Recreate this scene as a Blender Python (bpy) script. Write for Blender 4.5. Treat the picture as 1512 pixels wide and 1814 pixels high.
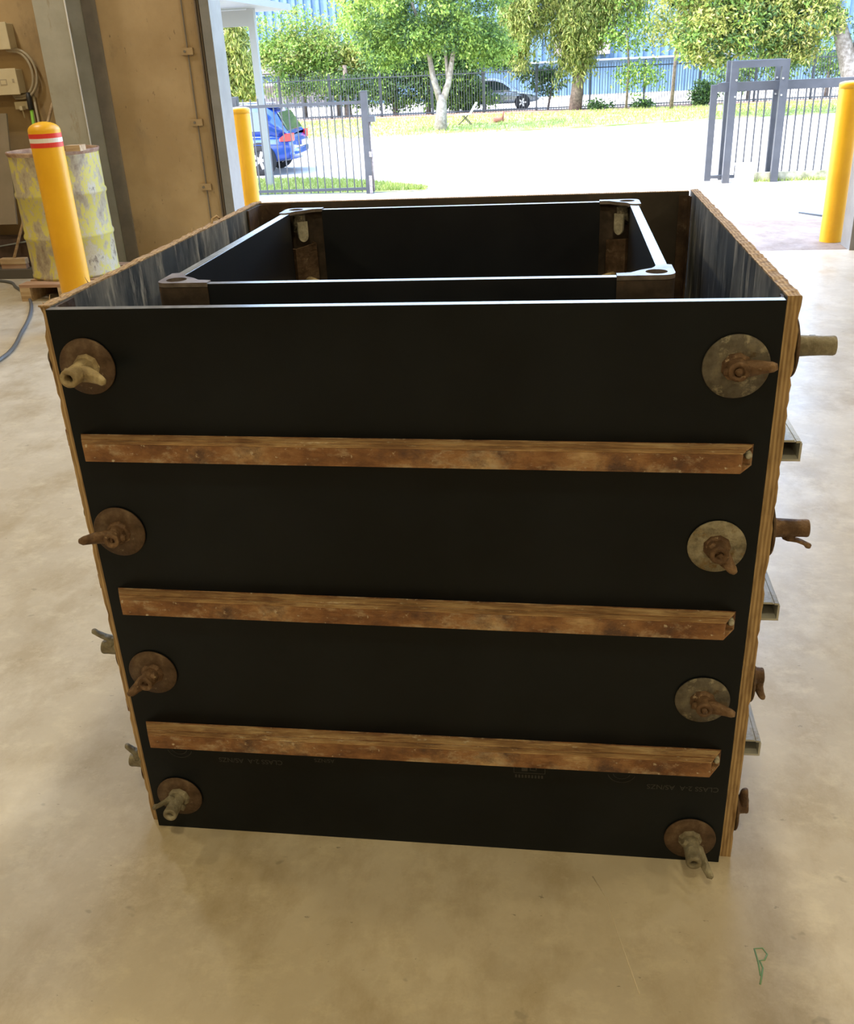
import bpy, math, random
import numpy as np
from mathutils import Vector, Matrix

for o in list(bpy.data.objects):
    bpy.data.objects.remove(o)
S = bpy.context.scene
COL = S.collection
PI = math.pi
R = math.radians

# ------------------------------------------------------------------ camera
cam = bpy.data.cameras.new('camera')
camo = bpy.data.objects.new('camera', cam)
COL.objects.link(camo)
cam.sensor_fit = 'HORIZONTAL'
cam.sensor_width = 36.0
cam.lens = 1670.32 / 1512 * 36
cam.clip_start = 0.02
cam.clip_end = 400
camo.matrix_world = Matrix(((0.990465, -0.017285, 0.136675, 0.861535),
                            (0.130547, 0.43465, -0.891088, -1.482117),
                            (-0.044003, 0.900434, 0.432762, 1.503403),
                            (0, 0, 0, 1)))
S.camera = camo

# ------------------------------------------------------------------ sky and sun
W = bpy.data.worlds.new('sky')
S.world = W
W.use_nodes = True
nt = W.node_tree
bg = nt.nodes['Background']
sky = nt.nodes.new('ShaderNodeTexSky')
sky.sky_type = 'NISHITA'
sky.sun_disc = False
sky.sun_elevation = R(52)
sky.sun_rotation = R(250)
sky.air_density = 1.0
sky.dust_density = 2.5
sky.ozone_density = 1.0
nt.links.new(sky.outputs[0], bg.inputs[0])
bg.inputs[1].default_value = 1.9
sun = bpy.data.lights.new('sun', 'SUN')
sun.energy = 7.0
sun.angle = R(0.6)
sun.color = (1.0, 0.95, 0.86)
suno = bpy.data.objects.new('sun', sun)
COL.objects.link(suno)
suno.rotation_euler = Vector((0.62, 0.30, -1.0)).to_track_quat('-Z', 'Y').to_euler()   # light travels right, away and down
S.view_settings.view_transform = 'Standard'
S.view_settings.look = 'None'
S.view_settings.gamma = 1.0
S.view_settings.use_curve_mapping = False
S.view_settings.exposure = 0.12
LAMP_WARM = 54.0     # watts of each added fill lamp, back rows
LAMP_DOOR = 65.0     # watts of each added fill lamp in the row nearest the doorway

# ------------------------------------------------------------------ helpers
LOC = {}


def tag(o, label=None, cat=None, group=None, kind=None):
    if label: o['label'] = label
    if cat: o['category'] = cat
    if group: o['group'] = group
    if kind: o['kind'] = kind
    return o


def empty(name, loc, label, cat, group=None, kind=None):
    o = bpy.data.objects.new(name, None)
    o.empty_display_size = 0.1
    COL.objects.link(o)
    o.location = loc
    LOC[o.name] = Vector(loc)
    return tag(o, label, cat, group, kind)


class MB:
    """collects shapes in world coordinates, linked as one mesh"""

    def __init__(s):
        s.v = []; s.f = []; s.m = []; s.sm = []

    def add(s, vs, fs, mi=0, smooth=False):
        n = len(s.v)
        s.v += [tuple(p) for p in vs]
        s.f += [tuple(i + n for i in f) for f in fs]
        s.m += [mi] * len(fs)
        s.sm += [smooth] * len(fs)
        return s

    def box(s, x0, x1, y0, y1, z0, z1, mi=0, M=None):
        vs = [Vector((x, y, z)) for z in (z0, z1) for y in (y0, y1) for x in (x0, x1)]
        if M: vs = [M @ v for v in vs]
        s.add(vs, [(0, 2, 3, 1), (4, 5, 7, 6), (0, 1, 5, 4), (2, 6, 7, 3), (0, 4, 6, 2), (1, 3, 7, 5)], mi)
        return s

    def tube(s, pts, rad, n=12, mi=0, cap=True, smooth=True, M=None):
        pts = [Vector(p) for p in pts]
        if not hasattr(rad, '__len__'): rad = [rad] * len(pts)
        rings = []
        ref = None
        for i, p in enumerate(pts):
            a = pts[max(i - 1, 0)]; b = pts[min(i + 1, len(pts) - 1)]
            t = (b - a).normalized()
            if ref is None:
                ref = Vector((0, 0, 1)) if abs(t.z) < 0.9 else Vector((1, 0, 0))
            u = (ref - t * ref.dot(t)).normalized()
            w = t.cross(u)
            ref = u
            rings.append([p + (u * math.cos(2 * PI * k / n) + w * math.sin(2 * PI * k / n)) * rad[i] for k in range(n)])
        vs = [v for r in rings for v in r]
        if M: vs = [M @ v for v in vs]
        fs = []
        for i in range(len(pts) - 1):
            for k in range(n):
                fs.append((i * n + k, i * n + (k + 1) % n, (i + 1) * n + (k + 1) % n, (i + 1) * n + k))
        s.add(vs, fs, mi, smooth)
        if cap:
            b = len(s.v) - len(vs)
            s.f.append(tuple(b + k for k in reversed(range(n)))); s.m.append(mi); s.sm.append(False)
            b2 = b + (len(pts) - 1) * n
            s.f.append(tuple(b2 + k for k in range(n))); s.m.append(mi); s.sm.append(False)
        return s

    def lathe(s, prof, c=(0, 0, 0), n=32, mi=0, M=None, smooth=True, mis=None):
        vs = []; 
        for r, z in prof:
            for k in range(n):
                a = 2 * PI * k / n
                v = Vector((c[0] + r * math.cos(a), c[1] + r * math.sin(a), c[2] + z))
                vs.append(M @ v if M else v)
        for i in range(len(prof) - 1):
            fs = [(i * n + k, i * n + (k + 1) % n, (i + 1) * n + (k + 1) % n, (i + 1) * n + k) for k in range(n)]
            if i == 0:
                s.add(vs, fs, mis[0] if mis else mi, smooth); base = len(s.v) - len(vs)
            else:
                s.f += [tuple(q + base for q in f) for f in fs]
                s.m += [mis[i] if mis else mi] * n; s.sm += [smooth] * n
        return s

    def prism(s, poly, h0, h1, axis='z', mi=0, M=None, mitop=None):
        """extrude a 2D polygon; axis z: (x,y); y: (x,z); x: (y,z)"""
        def P(a, b, h):
            v = {'z': (a, b, h), 'y': (a, h, b), 'x': (h, a, b)}[axis]
            v = Vector(v)
            return M @ v if M else v
        n = len(poly)
        vs = [P(a, b, h0) for a, b in poly] + [P(a, b, h1) for a, b in poly]
        s.add(vs, [(i, (i + 1) % n, n + (i + 1) % n, n + i) for i in range(n)], mi)
        b = len(s.v) - 2 * n
        s.f.append(tuple(b + i for i in reversed(range(n)))); s.m.append(mi); s.sm.append(False)
        s.f.append(tuple(b + n + i for i in range(n))); s.m.append(mi if mitop is None else mitop); s.sm.append(False)
        return s

    def ring_plate(s, outer, inner, h0, h1, mi=0):
        """flat plate with a hole: outer and inner loops have the same count (xy points)"""
        n = len(outer)
        vs = [(x, y, h1) for x, y in outer] + [(x, y, h1) for x, y in inner] + \
             [(x, y, h0) for x, y in outer] + [(x, y, h0) for x, y in inner]
        fs = []
        for i in range(n):
            j = (i + 1) % n
            fs += [(i, j, n + j, n + i), (2 * n + i, 3 * n + i, 3 * n + j, 2 * n + j),
                   (i, 2 * n + i, 2 * n + j, j), (n + i, n + j, 3 * n + j, 3 * n + i)]
        return s.add(vs, fs, mi)

    def build(s, name, mats, parent=None, bevel=0, jitter=None):
        if not isinstance(mats, (list, tuple)): mats = [mats]
        V = np.array([tuple(v) for v in s.v], dtype=float)
        lo = V.min(0); hi = V.max(0)
        c = Vector(((lo[0] + hi[0]) / 2, (lo[1] + hi[1]) / 2, lo[2]))
        V = V - np.array(c)
        me = bpy.data.meshes.new(name)
        me.from_pydata([tuple(v) for v in V], [], s.f)
        for m in mats: me.materials.append(m)
        me.polygons.foreach_set('material_index', s.m)
        me.polygons.foreach_set('use_smooth', s.sm)
        me.update()
        import bmesh
        bm = bmesh.new(); bm.from_mesh(me)
        bmesh.ops.recalc_face_normals(bm, faces=bm.faces)
        bm.to_mesh(me); bm.free()
        o = bpy.data.objects.new(name, me)
        COL.objects.link(o)
        if parent is not None:
            o.parent = parent
            o.location = c - LOC[parent.name]
        else:
            o.location = c
        LOC[o.name] = c
        if bevel:
            b = o.modifiers.new('bevel', 'BEVEL'); b.width = bevel; b.segments = 2; b.limit_method = 'ANGLE'; b.angle_limit = R(40)
        return o


def struct(o):
    o['kind'] = 'structure'
    return o


# ------------------------------------------------------------------ materials
def new_mat(name):
    m = bpy.data.materials.new(name); m.use_nodes = True
    n = m.node_tree.nodes; l = m.node_tree.links
    return m, n, l, n['Principled BSDF']


def ramp(n, stops, interp='LINEAR'):
    r = n.new('ShaderNodeValToRGB'); r.color_ramp.interpolation = interp
    e = r.color_ramp.elements
    e[0].position = stops[0][0]; e[0].color = (*stops[0][1], 1)
    e[1].position = stops[-1][0]; e[1].color = (*stops[-1][1], 1)
    for p, c in stops[1:-1]:
        x = e.new(p); x.color = (*c, 1)
    return r


def mat(name, stops, scale=5.0, rough=0.6, metal=0.0, detail=6, stretch=(1, 1, 1), bump=0.0, bscale=None,
        rvar=0.0, spec=0.5, layer=None, coat=0.0, rot=(0, 0, 0)):
    """noise-coloured surface; layer = (stops threshold low, high, colour, scale, stretch) for worn patches"""
    m, n, l, p = new_mat(name)
    tc = n.new('ShaderNodeTexCoord'); mp = n.new('ShaderNodeMapping')
    mp.inputs['Scale'].default_value = stretch
    mp.inputs['Rotation'].default_value = rot
    l.new(tc.outputs['Object'], mp.inputs[0])
    nz = n.new('ShaderNodeTexNoise'); nz.inputs['Scale'].default_value = scale; nz.inputs['Detail'].default_value = detail
    nz.inputs['Roughness'].default_value = 0.62
    l.new(mp.outputs[0], nz.inputs[0])
    if isinstance(stops, tuple): stops = [(0.0, stops), (1.0, stops)]
    r = ramp(n, [(.5 + (a_ - .5) * .6, c_) for a_, c_ in stops])
    l.new(nz.outputs[0], r.inputs[0])
    col = r.outputs[0]
    for L in (layer if isinstance(layer, list) else [layer] if layer else []):
        lo, hi, c, sc, st = L
        mp2 = n.new('ShaderNodeMapping'); mp2.inputs['Scale'].default_value = st
        mp2.inputs['Location'].default_value = (sc * .37, 1.3, .7)
        l.new(tc.outputs['Object'], mp2.inputs[0])
        nz2 = n.new('ShaderNodeTexNoise'); nz2.inputs['Scale'].default_value = sc; nz2.inputs['Detail'].default_value = 8
        nz2.inputs['Roughness'].default_value = 0.7
        l.new(mp2.outputs[0], nz2.inputs[0])
        mr = n.new('ShaderNodeMapRange'); mr.inputs[1].default_value = .5 + (lo - .5) * .7; mr.inputs[2].default_value = .5 + (hi - .5) * .75
        l.new(nz2.outputs[0], mr.inputs[0])
        mx = n.new('ShaderNodeMix'); mx.data_type = 'RGBA'
        l.new(mr.outputs[0], mx.inputs[0]); l.new(col, mx.inputs[6]); mx.inputs[7].default_value = (*c, 1)
        col = mx.outputs[2]
    l.new(col, p.inputs['Base Color'])
    p.inputs['Metallic'].default_value = metal
    p.inputs['Specular IOR Level'].default_value = spec
    p.inputs['Coat Weight'].default_value = coat
    if rvar:
        mr = n.new('ShaderNodeMapRange'); mr.inputs[3].default_value = rough - rvar; mr.inputs[4].default_value = rough + rvar
        mr.inputs[1].default_value = .3; mr.inputs[2].default_value = .7
        l.new(nz.outputs[0], mr.inputs[0]); l.new(mr.outputs[0], p.inputs['Roughness'])
    else:
        p.inputs['Roughness'].default_value = rough
    if bump:
        nb = n.new('ShaderNodeTexNoise'); nb.inputs['Scale'].default_value = bscale or scale * 4; nb.inputs['Detail'].default_value = 6
        l.new(mp.outputs[0], nb.inputs[0])
        b = n.new('ShaderNodeBump'); b.inputs['Strength'].default_value = bump; b.inputs['Distance'].default_value = 0.01
        l.new(nb.outputs[0], b.inputs['Height']); l.new(b.outputs[0], p.inputs['Normal'])
    return m


M = {}
M['film'] = mat('black_film_ply', [(.3, (.0025, .0045, .0070)), (.7, (.0065, .0095, .0135))], 2.2, .36, rvar=.06, spec=.2, bump=.04, bscale=60)
M['film_in'] = mat('black_film_ply_clean', [(.3, (.006, .008, .014)), (.7, (.012, .015, .022))], 3, .4, spec=.4)
M['film_worn'] = mat('scuffed_film_ply', [(.35, (.026, .034, .045)), (.65, (.07, .083, .098))], 4, .5, rvar=.1, spec=.5,
                     layer=[(.42, .66, (.22, .23, .23), 7, (1, 1.2, .35)), (.55, .72, (.45, .45, .42), 13, (1, 2.0, .35))])
M['film_brown'] = mat('brown_stained_film_ply', [(.3, (.045, .038, .033)), (.7, (.085, .074, .064))], 3, .5, spec=.4,
                      layer=(.55, .75, (.11, .09, .075), 6, (1, 1, .3)))
M['edge_seal'] = mat('sealed_ply_edge_skylit', [(.3, (.12, .14, .19)), (.7, (.24, .27, .33))], 30, .3, spec=.8, stretch=(1, 1, 1),  # dark sealed edge, coloured pale blue-grey for the sky it reflects
                     layer=(.55, .6, (.12, .15, .2), 90, (.06, 1, 1)))
M['edge_sky_y'] = mat('sealed_ply_edge_side_skylit', [(.3, (.15, .19, .22)), (.7, (.30, .34, .37))], 30, .3, spec=.8,  # same painted-in sky reflection, streaked along the side panels
                       layer=(.55, .6, (.12, .16, .2), 110, (1, .05, 1)))


def ply_mat(name, axis):
    m, n, l, p = new_mat(name)
    tc = n.new('ShaderNodeTexCoord')
    mp = n.new('ShaderNodeMapping')
    l.new(tc.outputs['Object'], mp.inputs[0])
    w = n.new('ShaderNodeTexWave'); w.wave_type = 'BANDS'; w.bands_direction = axis
    w.inputs['Scale'].default_value = 48; w.inputs['Distortion'].default_value = 2.5; w.inputs['Detail'].default_value = 2
    w.inputs['Detail Scale'].default_value = .6
    mp.inputs['Scale'].default_value = (1, 1, .15) if axis == 'X' else (1, 1, 1)
    l.new(mp.outputs[0], w.inputs[0])
    r = ramp(n, [(.1, (.36, .24, .125)), (.5, (.45, .31, .165)), (.9, (.53, .39, .22))])
    l.new(w.outputs['Fac'], r.inputs[0])
    nz = n.new('ShaderNodeTexNoise'); nz.inputs['Scale'].default_value = 18; nz.inputs['Detail'].default_value = 9
    mp2 = n.new('ShaderNodeMapping'); mp2.inputs['Scale'].default_value = (6, 6, .8) if axis == 'X' else (2, .6, 2)
    l.new(tc.outputs['Object'], mp2.inputs[0]); l.new(mp2.outputs[0], nz.inputs[0])
    r2 = ramp(n, [(.3, (.45, .38, .3)), (.52, (.9, .88, .84)), (.7, (1.1, 1.08, 1.02))])
    l.new(nz.outputs[0], r2.inputs[0])
    mx = n.new('ShaderNodeMix'); mx.data_type = 'RGBA'; mx.blend_type = 'MULTIPLY'; mx.inputs[0].default_value = 1
    l.new(r.outputs[0], mx.inputs[6]); l.new(r2.outputs[0], mx.inputs[7])
    l.new(mx.outputs[2], p.inputs['Base Color'])
    p.inputs['Roughness'].default_value = .8
    b = n.new('ShaderNodeBump'); b.inputs['Strength'].default_value = .5; b.inputs['Distance'].default_value = .004
    l.new(nz.outputs[0], b.inputs['Height']); l.new(b.outputs[0], p.inputs['Normal'])
    return m


M['ply_edge'] = ply_mat('ply_layers', 'X')
M['rust_bar'] = mat('rusty_steel_bar', [(.25, (.13, .058, .028)), (.45, (.24, .115, .05)), (.62, (.33, .18, .085)), (.8, (.5, .35, .2))],
                    13, .75, .05, detail=10, stretch=(.8, 1, 1.3), bump=.5, bscale=70,
                    layer=[(.54, .72, (.46, .36, .25), 22, (.7, 1, 1.2)), (.56, .74, (.10, .055, .04), 9, (1, 1, 1)), (.66, .72, (.55, .48, .38), 60, (1, 1, 1))])
M['rust_bar_lit'] = mat('rusty_steel_bar_lit_top', [(.25, (.22, .12, .055)), (.5, (.40, .25, .12)), (.7, (.52, .37, .2))], 16, .7, .05,  # rust for the top webs, their lit look put into a paler colour
                     detail=10, stretch=(.5, 2, 2), bump=.5, bscale=60, layer=[(.54, .7, (.2, .1, .05), 14, (.5, 1.5, 1.5)), (.64, .72, (.6, .5, .36), 40, (.5, 1, 1))])
M['galv_bar'] = mat('grey_steel_bar', [(.3, (.40, .41, .40)), (.7, (.58, .59, .58))], 8, .45, .15, layer=(.6, .7, (.3, .25, .15), 10, (1, 1, 1)))
M['rust_dark'] = mat('dark_rusted_steel', [(.3, (.035, .022, .016)), (.55, (.075, .045, .03)), (.75, (.12, .08, .05))], 14, .65, .25, bump=.25,
                     layer=(.62, .72, (.16, .13, .095), 12, (1, 1, 1)))
M['plate_brown'] = mat('brown_tie_plate', [(.3, (.06, .035, .02)), (.55, (.105, .066, .042)), (.75, (.17, .12, .08))], 26, .6, .3, bump=.25,
                       layer=(.66, .74, (.25, .2, .14), 30, (1, 1, 1)))
M['plate_grey'] = mat('grey_tie_plate', [(.3, (.075, .066, .052)), (.55, (.13, .118, .10)), (.75, (.2, .18, .14))], 30, .55, .3, bump=.3,
                      layer=[(.56, .66, (.30, .28, .22), 34, (1, 1, 1)), (.62, .7, (.10, .07, .04), 22, (1, 1, 1))])
M['plate_pale'] = mat('pale_crusted_tie_plate', [(.3, (.15, .13, .09)), (.5, (.27, .245, .18)), (.7, (.36, .33, .25))], 34, .75, .1, bump=.6,
                      layer=(.55, .68, (.2, .13, .05), 30, (1, 1, 1)))
M['nut_tan'] = mat('tan_crusted_nut', [(.3, (.22, .17, .10)), (.55, (.36, .29, .17)), (.75, (.5, .43, .28))], 22, .7, .1, bump=.5,
                   layer=(.6, .72, (.15, .09, .05), 16, (1, 1, 1)))
M['nut_rust'] = mat('rusty_nut', [(.3, (.09, .05, .028)), (.55, (.18, .11, .065)), (.75, (.3, .2, .12))], 26, .6, .3, bump=.5,
                    layer=(.66, .72, (.5, .4, .28), 30, (1, 1, 1)))
M['nut_grey'] = mat('grey_crusted_nut', [(.3, (.16, .14, .10)), (.55, (.27, .25, .19)), (.75, (.42, .4, .32))], 24, .6, .2, bump=.5)
M['bore'] = mat('dark_bore', (.02, .012, .008), 5, .9)
M['pale_paste'] = mat('pale_dried_concrete', [(.3, (.32, .31, .26)), (.6, (.5, .49, .42)), (.75, (.2, .17, .1))], 30, .85, bump=.4)
M['casting'] = mat('brown_corner_casting', [(.3, (.04, .03, .026)), (.55, (.085, .064, .052)), (.75, (.15, .115, .09))], 12, .55, .25, bump=.15,
                   layer=(.62, .72, (.16, .10, .06), 9, (1, 1, .5)))
M['casting_top'] = mat('pale_casting_top', [(.3, (.16, .14, .14)), (.7, (.3, .27, .27))], 20, .42, .35, spec=.6)  # paler and more metallic than the casting sides
M['print'] = mat('faint_grey_print', (.042, .044, .047), 5, .6)
M['yellow'] = mat('yellow_bollard_paint', [(.3, (.78, .40, .008)), (.7, (.86, .46, .014))], 3, .38, spec=.5, bump=.03,
                  layer=(.78, .8, (.2, .1, .02), 9, (1, 1, 1)))
M['red'] = mat('red_tape', (.72, .045, .03), 5, .4)
M['white_tape'] = mat('white_tape', (.8, .78, .72), 5, .4)
M['wall'] = mat('tan_concrete_wall', [(.3, (.36, .25, .125)), (.7, (.45, .325, .175))], 1.3, .85, bump=.08, bscale=30,
                layer=[(.6, .8, (.30, .215, .12), 4, (1, 1, .5)), (.7, .74, (.2, .14, .08), 40, (1, 1, .3))])
M['steelcol'] = mat('grey_painted_steel_column', [(.3, (.34, .33, .27)), (.7, (.42, .41, .35))], 3, .5, layer=(.65, .8, (.3, .25, .16), 8, (1, 1, .3)))
M['coldark'] = mat('dark_sealant_strip', [(.3, (.16, .14, .11)), (.7, (.22, .19, .15))], 4, .7)
M['jamb'] = mat('pale_grey_door_frame', [(.3, (.20, .20, .19)), (.7, (.25, .25, .24))], 5, .4)
M['jambdark'] = mat('brown_door_track', (.16, .12, .08), 5, .6)
M['ceiling'] = mat('grey_metal_ceiling', (.5, .49, .46), 3, .7)
M['cream'] = mat('cream_enclosure', [(.3, (.62, .54, .36)), (.7, (.68, .6, .42))], 4, .5)
M['conduit'] = mat('grey_conduit', (.42, .36, .26), 4, .5)
M['dark_socket'] = mat('dark_rail', (.10, .09, .075), 5, .6)
M['board'] = mat('leaning_grey_board', [(.3, (.20, .165, .11)), (.7, (.25, .2, .14))], 2, .7)
M['wood'] = mat('pale_timber', [(.3, (.40, .27, .15)), (.7, (.58, .44, .28))], 6, .8, stretch=(.4, 4, 4), bump=.2)
M['wood_red'] = mat('reddish_timber', [(.3, (.34, .2, .13)), (.7, (.5, .34, .24))], 6, .8, stretch=(.4, 4, 4))
M['black'] = mat('black_rubber', (.02, .02, .02), 4, .5)
M['dark_box'] = mat('dark_brown_box', [(.3, (.05, .03, .02)), (.7, (.1, .06, .04))], 6, .8)
M['green_grip'] = mat('bright_green_plastic', (.25, .55, .06), 4, .4)
M['gatesteel'] = mat('grey_blue_gate_steel', [(.3, (.024, .029, .038)), (.7, (.034, .040, .050))], 4, .4, spec=.6)
M['fence_black'] = mat('black_fence_steel', (.018, .022, .03), 4, .5)
M['white'] = mat('white_paint', (.8, .8, .78), 3, .5)
M['canopy'] = mat('white_metal_roof', (.20, .215, .205), 3, .5)
M['motor'] = mat('white_gate_motor', (.85, .85, .85), 3, .5)
M['carblue'] = mat('blue_car_paint', (.012, .06, .36), 3, .22, .3, spec=.7, coat=1.0)
M['cargrey'] = mat('silver_car_paint', (.3, .33, .36), 3, .25, .6, coat=1.0)
M['carglass'] = mat('dark_car_glass', (.03, .045, .055), 3, .05, spec=1.0)
M['carglass_rear'] = mat('green_tinted_rear_glass', (.07, .1, .05), 3, .05, spec=1.0)
M['tyre'] = mat('tyre_rubber', (.02, .02, .022), 3, .8)
M['alloy'] = mat('alloy_rim', (.72, .72, .74), 3, .3, .7)
M['tail'] = mat('red_tail_lamp', (.65, .02, .02), 3, .15, spec=.8)
M['plate'] = mat('white_number_plate', (.8, .8, .8), 3, .4)
M['bark'] = mat('pale_bark', [(.3, (.15, .125, .10)), (.7, (.30, .27, .23))], 8, .9, bump=.5)
M['bark_dark'] = mat('dark_bark', [(.3, (.08, .06, .05)), (.7, (.17, .13, .105))], 8, .9, bump=.5)
M['mulch'] = mat('brown_mulch', [(.3, (.10, .06, .045)), (.7, (.28, .18, .13))], 6, .95, bump=.5)
M['soil'] = mat('pale_dirt', [(.3, (.45, .38, .30)), (.7, (.6, .52, .43))], 2, .95)
M['log'] = mat('red_brown_log', (.3, .12, .08), 5, .9)
M['hose'] = mat('dark_grey_hose', (.10, .11, .12), 5, .5)
M['brick'] = mat('grey_brown_cladding', [(.3, (.20, .165, .16)), (.7, (.3, .26, .25))], 3, .8)
M['orange'] = mat('orange_machine_paint', (.75, .30, .03), 3, .5)
M['kerb'] = mat('mossy_kerb', [(.3, (.13, .14, .08)), (.7, (.34, .33, .24))], 5, .9, bump=.3)

# blue corrugated cladding: geometry carries the ribs
M['blue'] = mat('blue_cladding', [(.3, (.065, .125, .205)), (.7, (.09, .16, .25))], 1, .6)
M['blue_pale'] = mat('pale_blue_cladding', [(.3, (.08, .145, .23)), (.7, (.105, .18, .27))], 1, .6)


def concrete(name, base, dark, light, rough, warm=None, joints=False):
    m, n, l, p = new_mat(name)
    tc = n.new('ShaderNodeTexCoord')
    def nz(sc, det=8, st=(1, 1, 1), rg=.6):
        mp = n.new('ShaderNodeMapping'); mp.inputs['Scale'].default_value = st
        l.new(tc.outputs['Object'], mp.inputs[0])
        q = n.new('ShaderNodeTexNoise'); q.inputs['Scale'].default_value = sc; q.inputs['Detail'].default_value = det
        q.inputs['Roughness'].default_value = rg
        l.new(mp.outputs[0], q.inputs[0]); return q
    a = nz(1.1, 10, rg=.7)
    r = ramp(n, [(.3, dark), (.5, base), (.68, light)])
    l.new(a.outputs[0], r.inputs[0])
    col = r.outputs[0]
    def over(src, lo, hi, c, fac=1.0):
        nonlocal col
        mr = n.new('ShaderNodeMapRange'); mr.inputs[1].default_value = lo; mr.inputs[2].default_value = hi; mr.inputs[4].default_value = fac
        l.new(src, mr.inputs[0])
        mx = n.new('ShaderNodeMix'); mx.data_type = 'RGBA'
        l.new(mr.outputs[0], mx.inputs[0]); l.new(col, mx.inputs[6]); mx.inputs[7].default_value = (*c, 1)
        col = mx.outputs[2]
    over(nz(6, 9, rg=.72).outputs[0], .5, .72, tuple(x * 1.12 for x in light), .55)
    over(nz(3.3, 9, (1.6, 1, 1), rg=.7).outputs[0], .48, .66, (dark[0] * .86, dark[1] * .8, dark[2] * .68), .7)
    over(nz(9, 9, (1, 1.4, 1), rg=.75).outputs[0], .52, .66, (light[0] * 1.1, light[1] * 1.1, light[2] * 1.05), .5)
    over(nz(30, 4, (1, 2.2, 1)).outputs[0], .69, .73, tuple(x * .42 for x in dark), .75)      # small dark specks
    over(nz(14, 3, (1, 1.3, 1)).outputs[0], .70, .75, tuple(x * .6 for x in dark), .5)
    l.new(col, p.inputs['Base Color'])
    mr = n.new('ShaderNodeMapRange'); mr.inputs[1].default_value = .3; mr.inputs[2].default_value = .7
    mr.inputs[3].default_value = rough - .08; mr.inputs[4].default_value = rough + .1
    l.new(nz(4, 6).outputs[0], mr.inputs[0]); l.new(mr.outputs[0], p.inputs['Roughness'])
    p.inputs['Specular IOR Level'].default_value = .5
    b = n.new('ShaderNodeBump'); b.inputs['Strength'].default_value = .12; b.inputs['Distance'].default_value = .004
    l.new(nz(25, 6).outputs[0], b.inputs['Height']); l.new(b.outputs[0], p.inputs['Normal'])
    return m


M['floor'] = concrete('polished_concrete', (.53, .475, .375), (.44, .385, .29), (.61, .56, .46), .36)
M['apron'] = concrete('apron_concrete_shaded', (.235, .172, .125), (.165, .115, .08), (.31, .235, .18), .7)  # darker than the driveway: the building's shade is put into this tone
M['drive'] = concrete('bright_driveway', (.37, .355, .33), (.33, .315, .29), (.41, .395, .37), .8)


def leaf_mat(name, cols, trans=.35):
    m, n, l, p = new_mat(name)
    g = n.new('ShaderNodeNewGeometry')
    r = ramp(n, [(i / (len(cols) - 1), tuple(q * .74 for q in c)) for i, c in enumerate(cols)])
    l.new(g.outputs['Random Per Island'], r.inputs[0])
    l.new(r.outputs[0], p.inputs['Base Color'])
    p.inputs['Roughness'].default_value = .55
    p.inputs['Specular IOR Level'].default_value = .3
    t = n.new('ShaderNodeBsdfTranslucent'); l.new(r.outputs[0], t.inputs[0])
    mx = n.new('ShaderNodeMixShader'); mx.inputs[0].default_value = trans
    l.new(p.outputs[0], mx.inputs[1]); l.new(t.outputs[0], mx.inputs[2])
    l.new(mx.outputs[0], n['Material Output'].inputs[0])
    return m


M['leaf_mid'] = leaf_mat('mid_green_leaves', [(.10, .19, .035), (.16, .29, .05), (.24, .38, .07), (.34, .46, .1)])
M['leaf_olive'] = leaf_mat('olive_weeping_leaves', [(.13, .19, .05), (.22, .29, .06), (.34, .38, .09), (.45, .44, .15)])
M['leaf_yellow'] = leaf_mat('yellow_green_leaves', [(.16, .22, .05), (.30, .36, .07), (.46, .47, .11), (.56, .52, .2)])
M['leaf_fresh'] = leaf_mat('fresh_green_leaves', [(.18, .30, .05), (.30, .44, .08), (.42, .54, .12)])
M['leaf_dark'] = leaf_mat('dark_green_leaves', [(.035, .075, .03), (.06, .12, .04), (.10, .19, .05), (.16, .27, .07)])
M['grass'] = leaf_mat('lawn_grass', [(.20, .30, .06), (.30, .40, .08), (.38, .46, .12), (.5, .52, .2)], .2)

# ------------------------------------------------------------------ the building shell
m = MB().box(-7, 9, -9, 6.5, -.2, 0)
struct(m.build('floor', M['floor']))
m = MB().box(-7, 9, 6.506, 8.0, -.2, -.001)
struct(m.build('trim_1', M['apron']))        # apron slab outside the door joint, building's shade in its colour
# ramp and driveway
m = MB()
prof = [(8.01, -.002), (9.5, -.08), (12, -.36), (15, -.7), (18.0, -.9), (24, -.9), (34, -.9)]
xs = np.linspace(-30, 34, 9)
vs = [(x, y, z) for y, z in prof for x in xs] + [(x, y, z - .3) for y, z in prof for x in xs]
nx = len(xs); ny = len(prof); fs = []
for j in range(ny - 1):
    for i in range(nx - 1):
        a = j * nx + i
        fs.append((a, a + 1, a + nx + 1, a + nx)); b = a + nx * ny
        fs.append((b, b + nx, b + nx + 1, b + 1))
m.add(vs, fs)
struct(m.build('driveway', M['drive']))
m = MB().box(-60, 70, 34, 120, -1.2, -.93)
struct(m.build('ground', M['drive']))
H = 5.6
m = MB().box(-7.2, 9.2, -9.2, 6.75, H, H + .15)
struct(m.build('ceiling', M['ceiling']))
m = MB().box(-7, -1.96, 6.5, 6.68, 0, H).box(-7, -1.93, 6.5, 6.68, 5.0, H)
struct(m.build('wall_front_left', M['wall']))
m = MB().box(3.16, 9, 6.5, 6.68, 0, H)
struct(m.build('wall_front_right', M['wall']))
m = MB().box(-1.93, 3.16, 6.5, 6.68, 5.0, H)
struct(m.build('wall_header', M['wall']))
struct(MB().box(-7.2, -7, -9, 6.68, 0, H).build('wall_left', M['wall']))
struct(MB().box(9, 9.2, -9, 6.68, 0, H).build('wall_right', M['wall']))
struct(MB().box(-7.2, 9.2, -9.2, -9, 0, H).build('wall_back', M['wall']))
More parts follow.
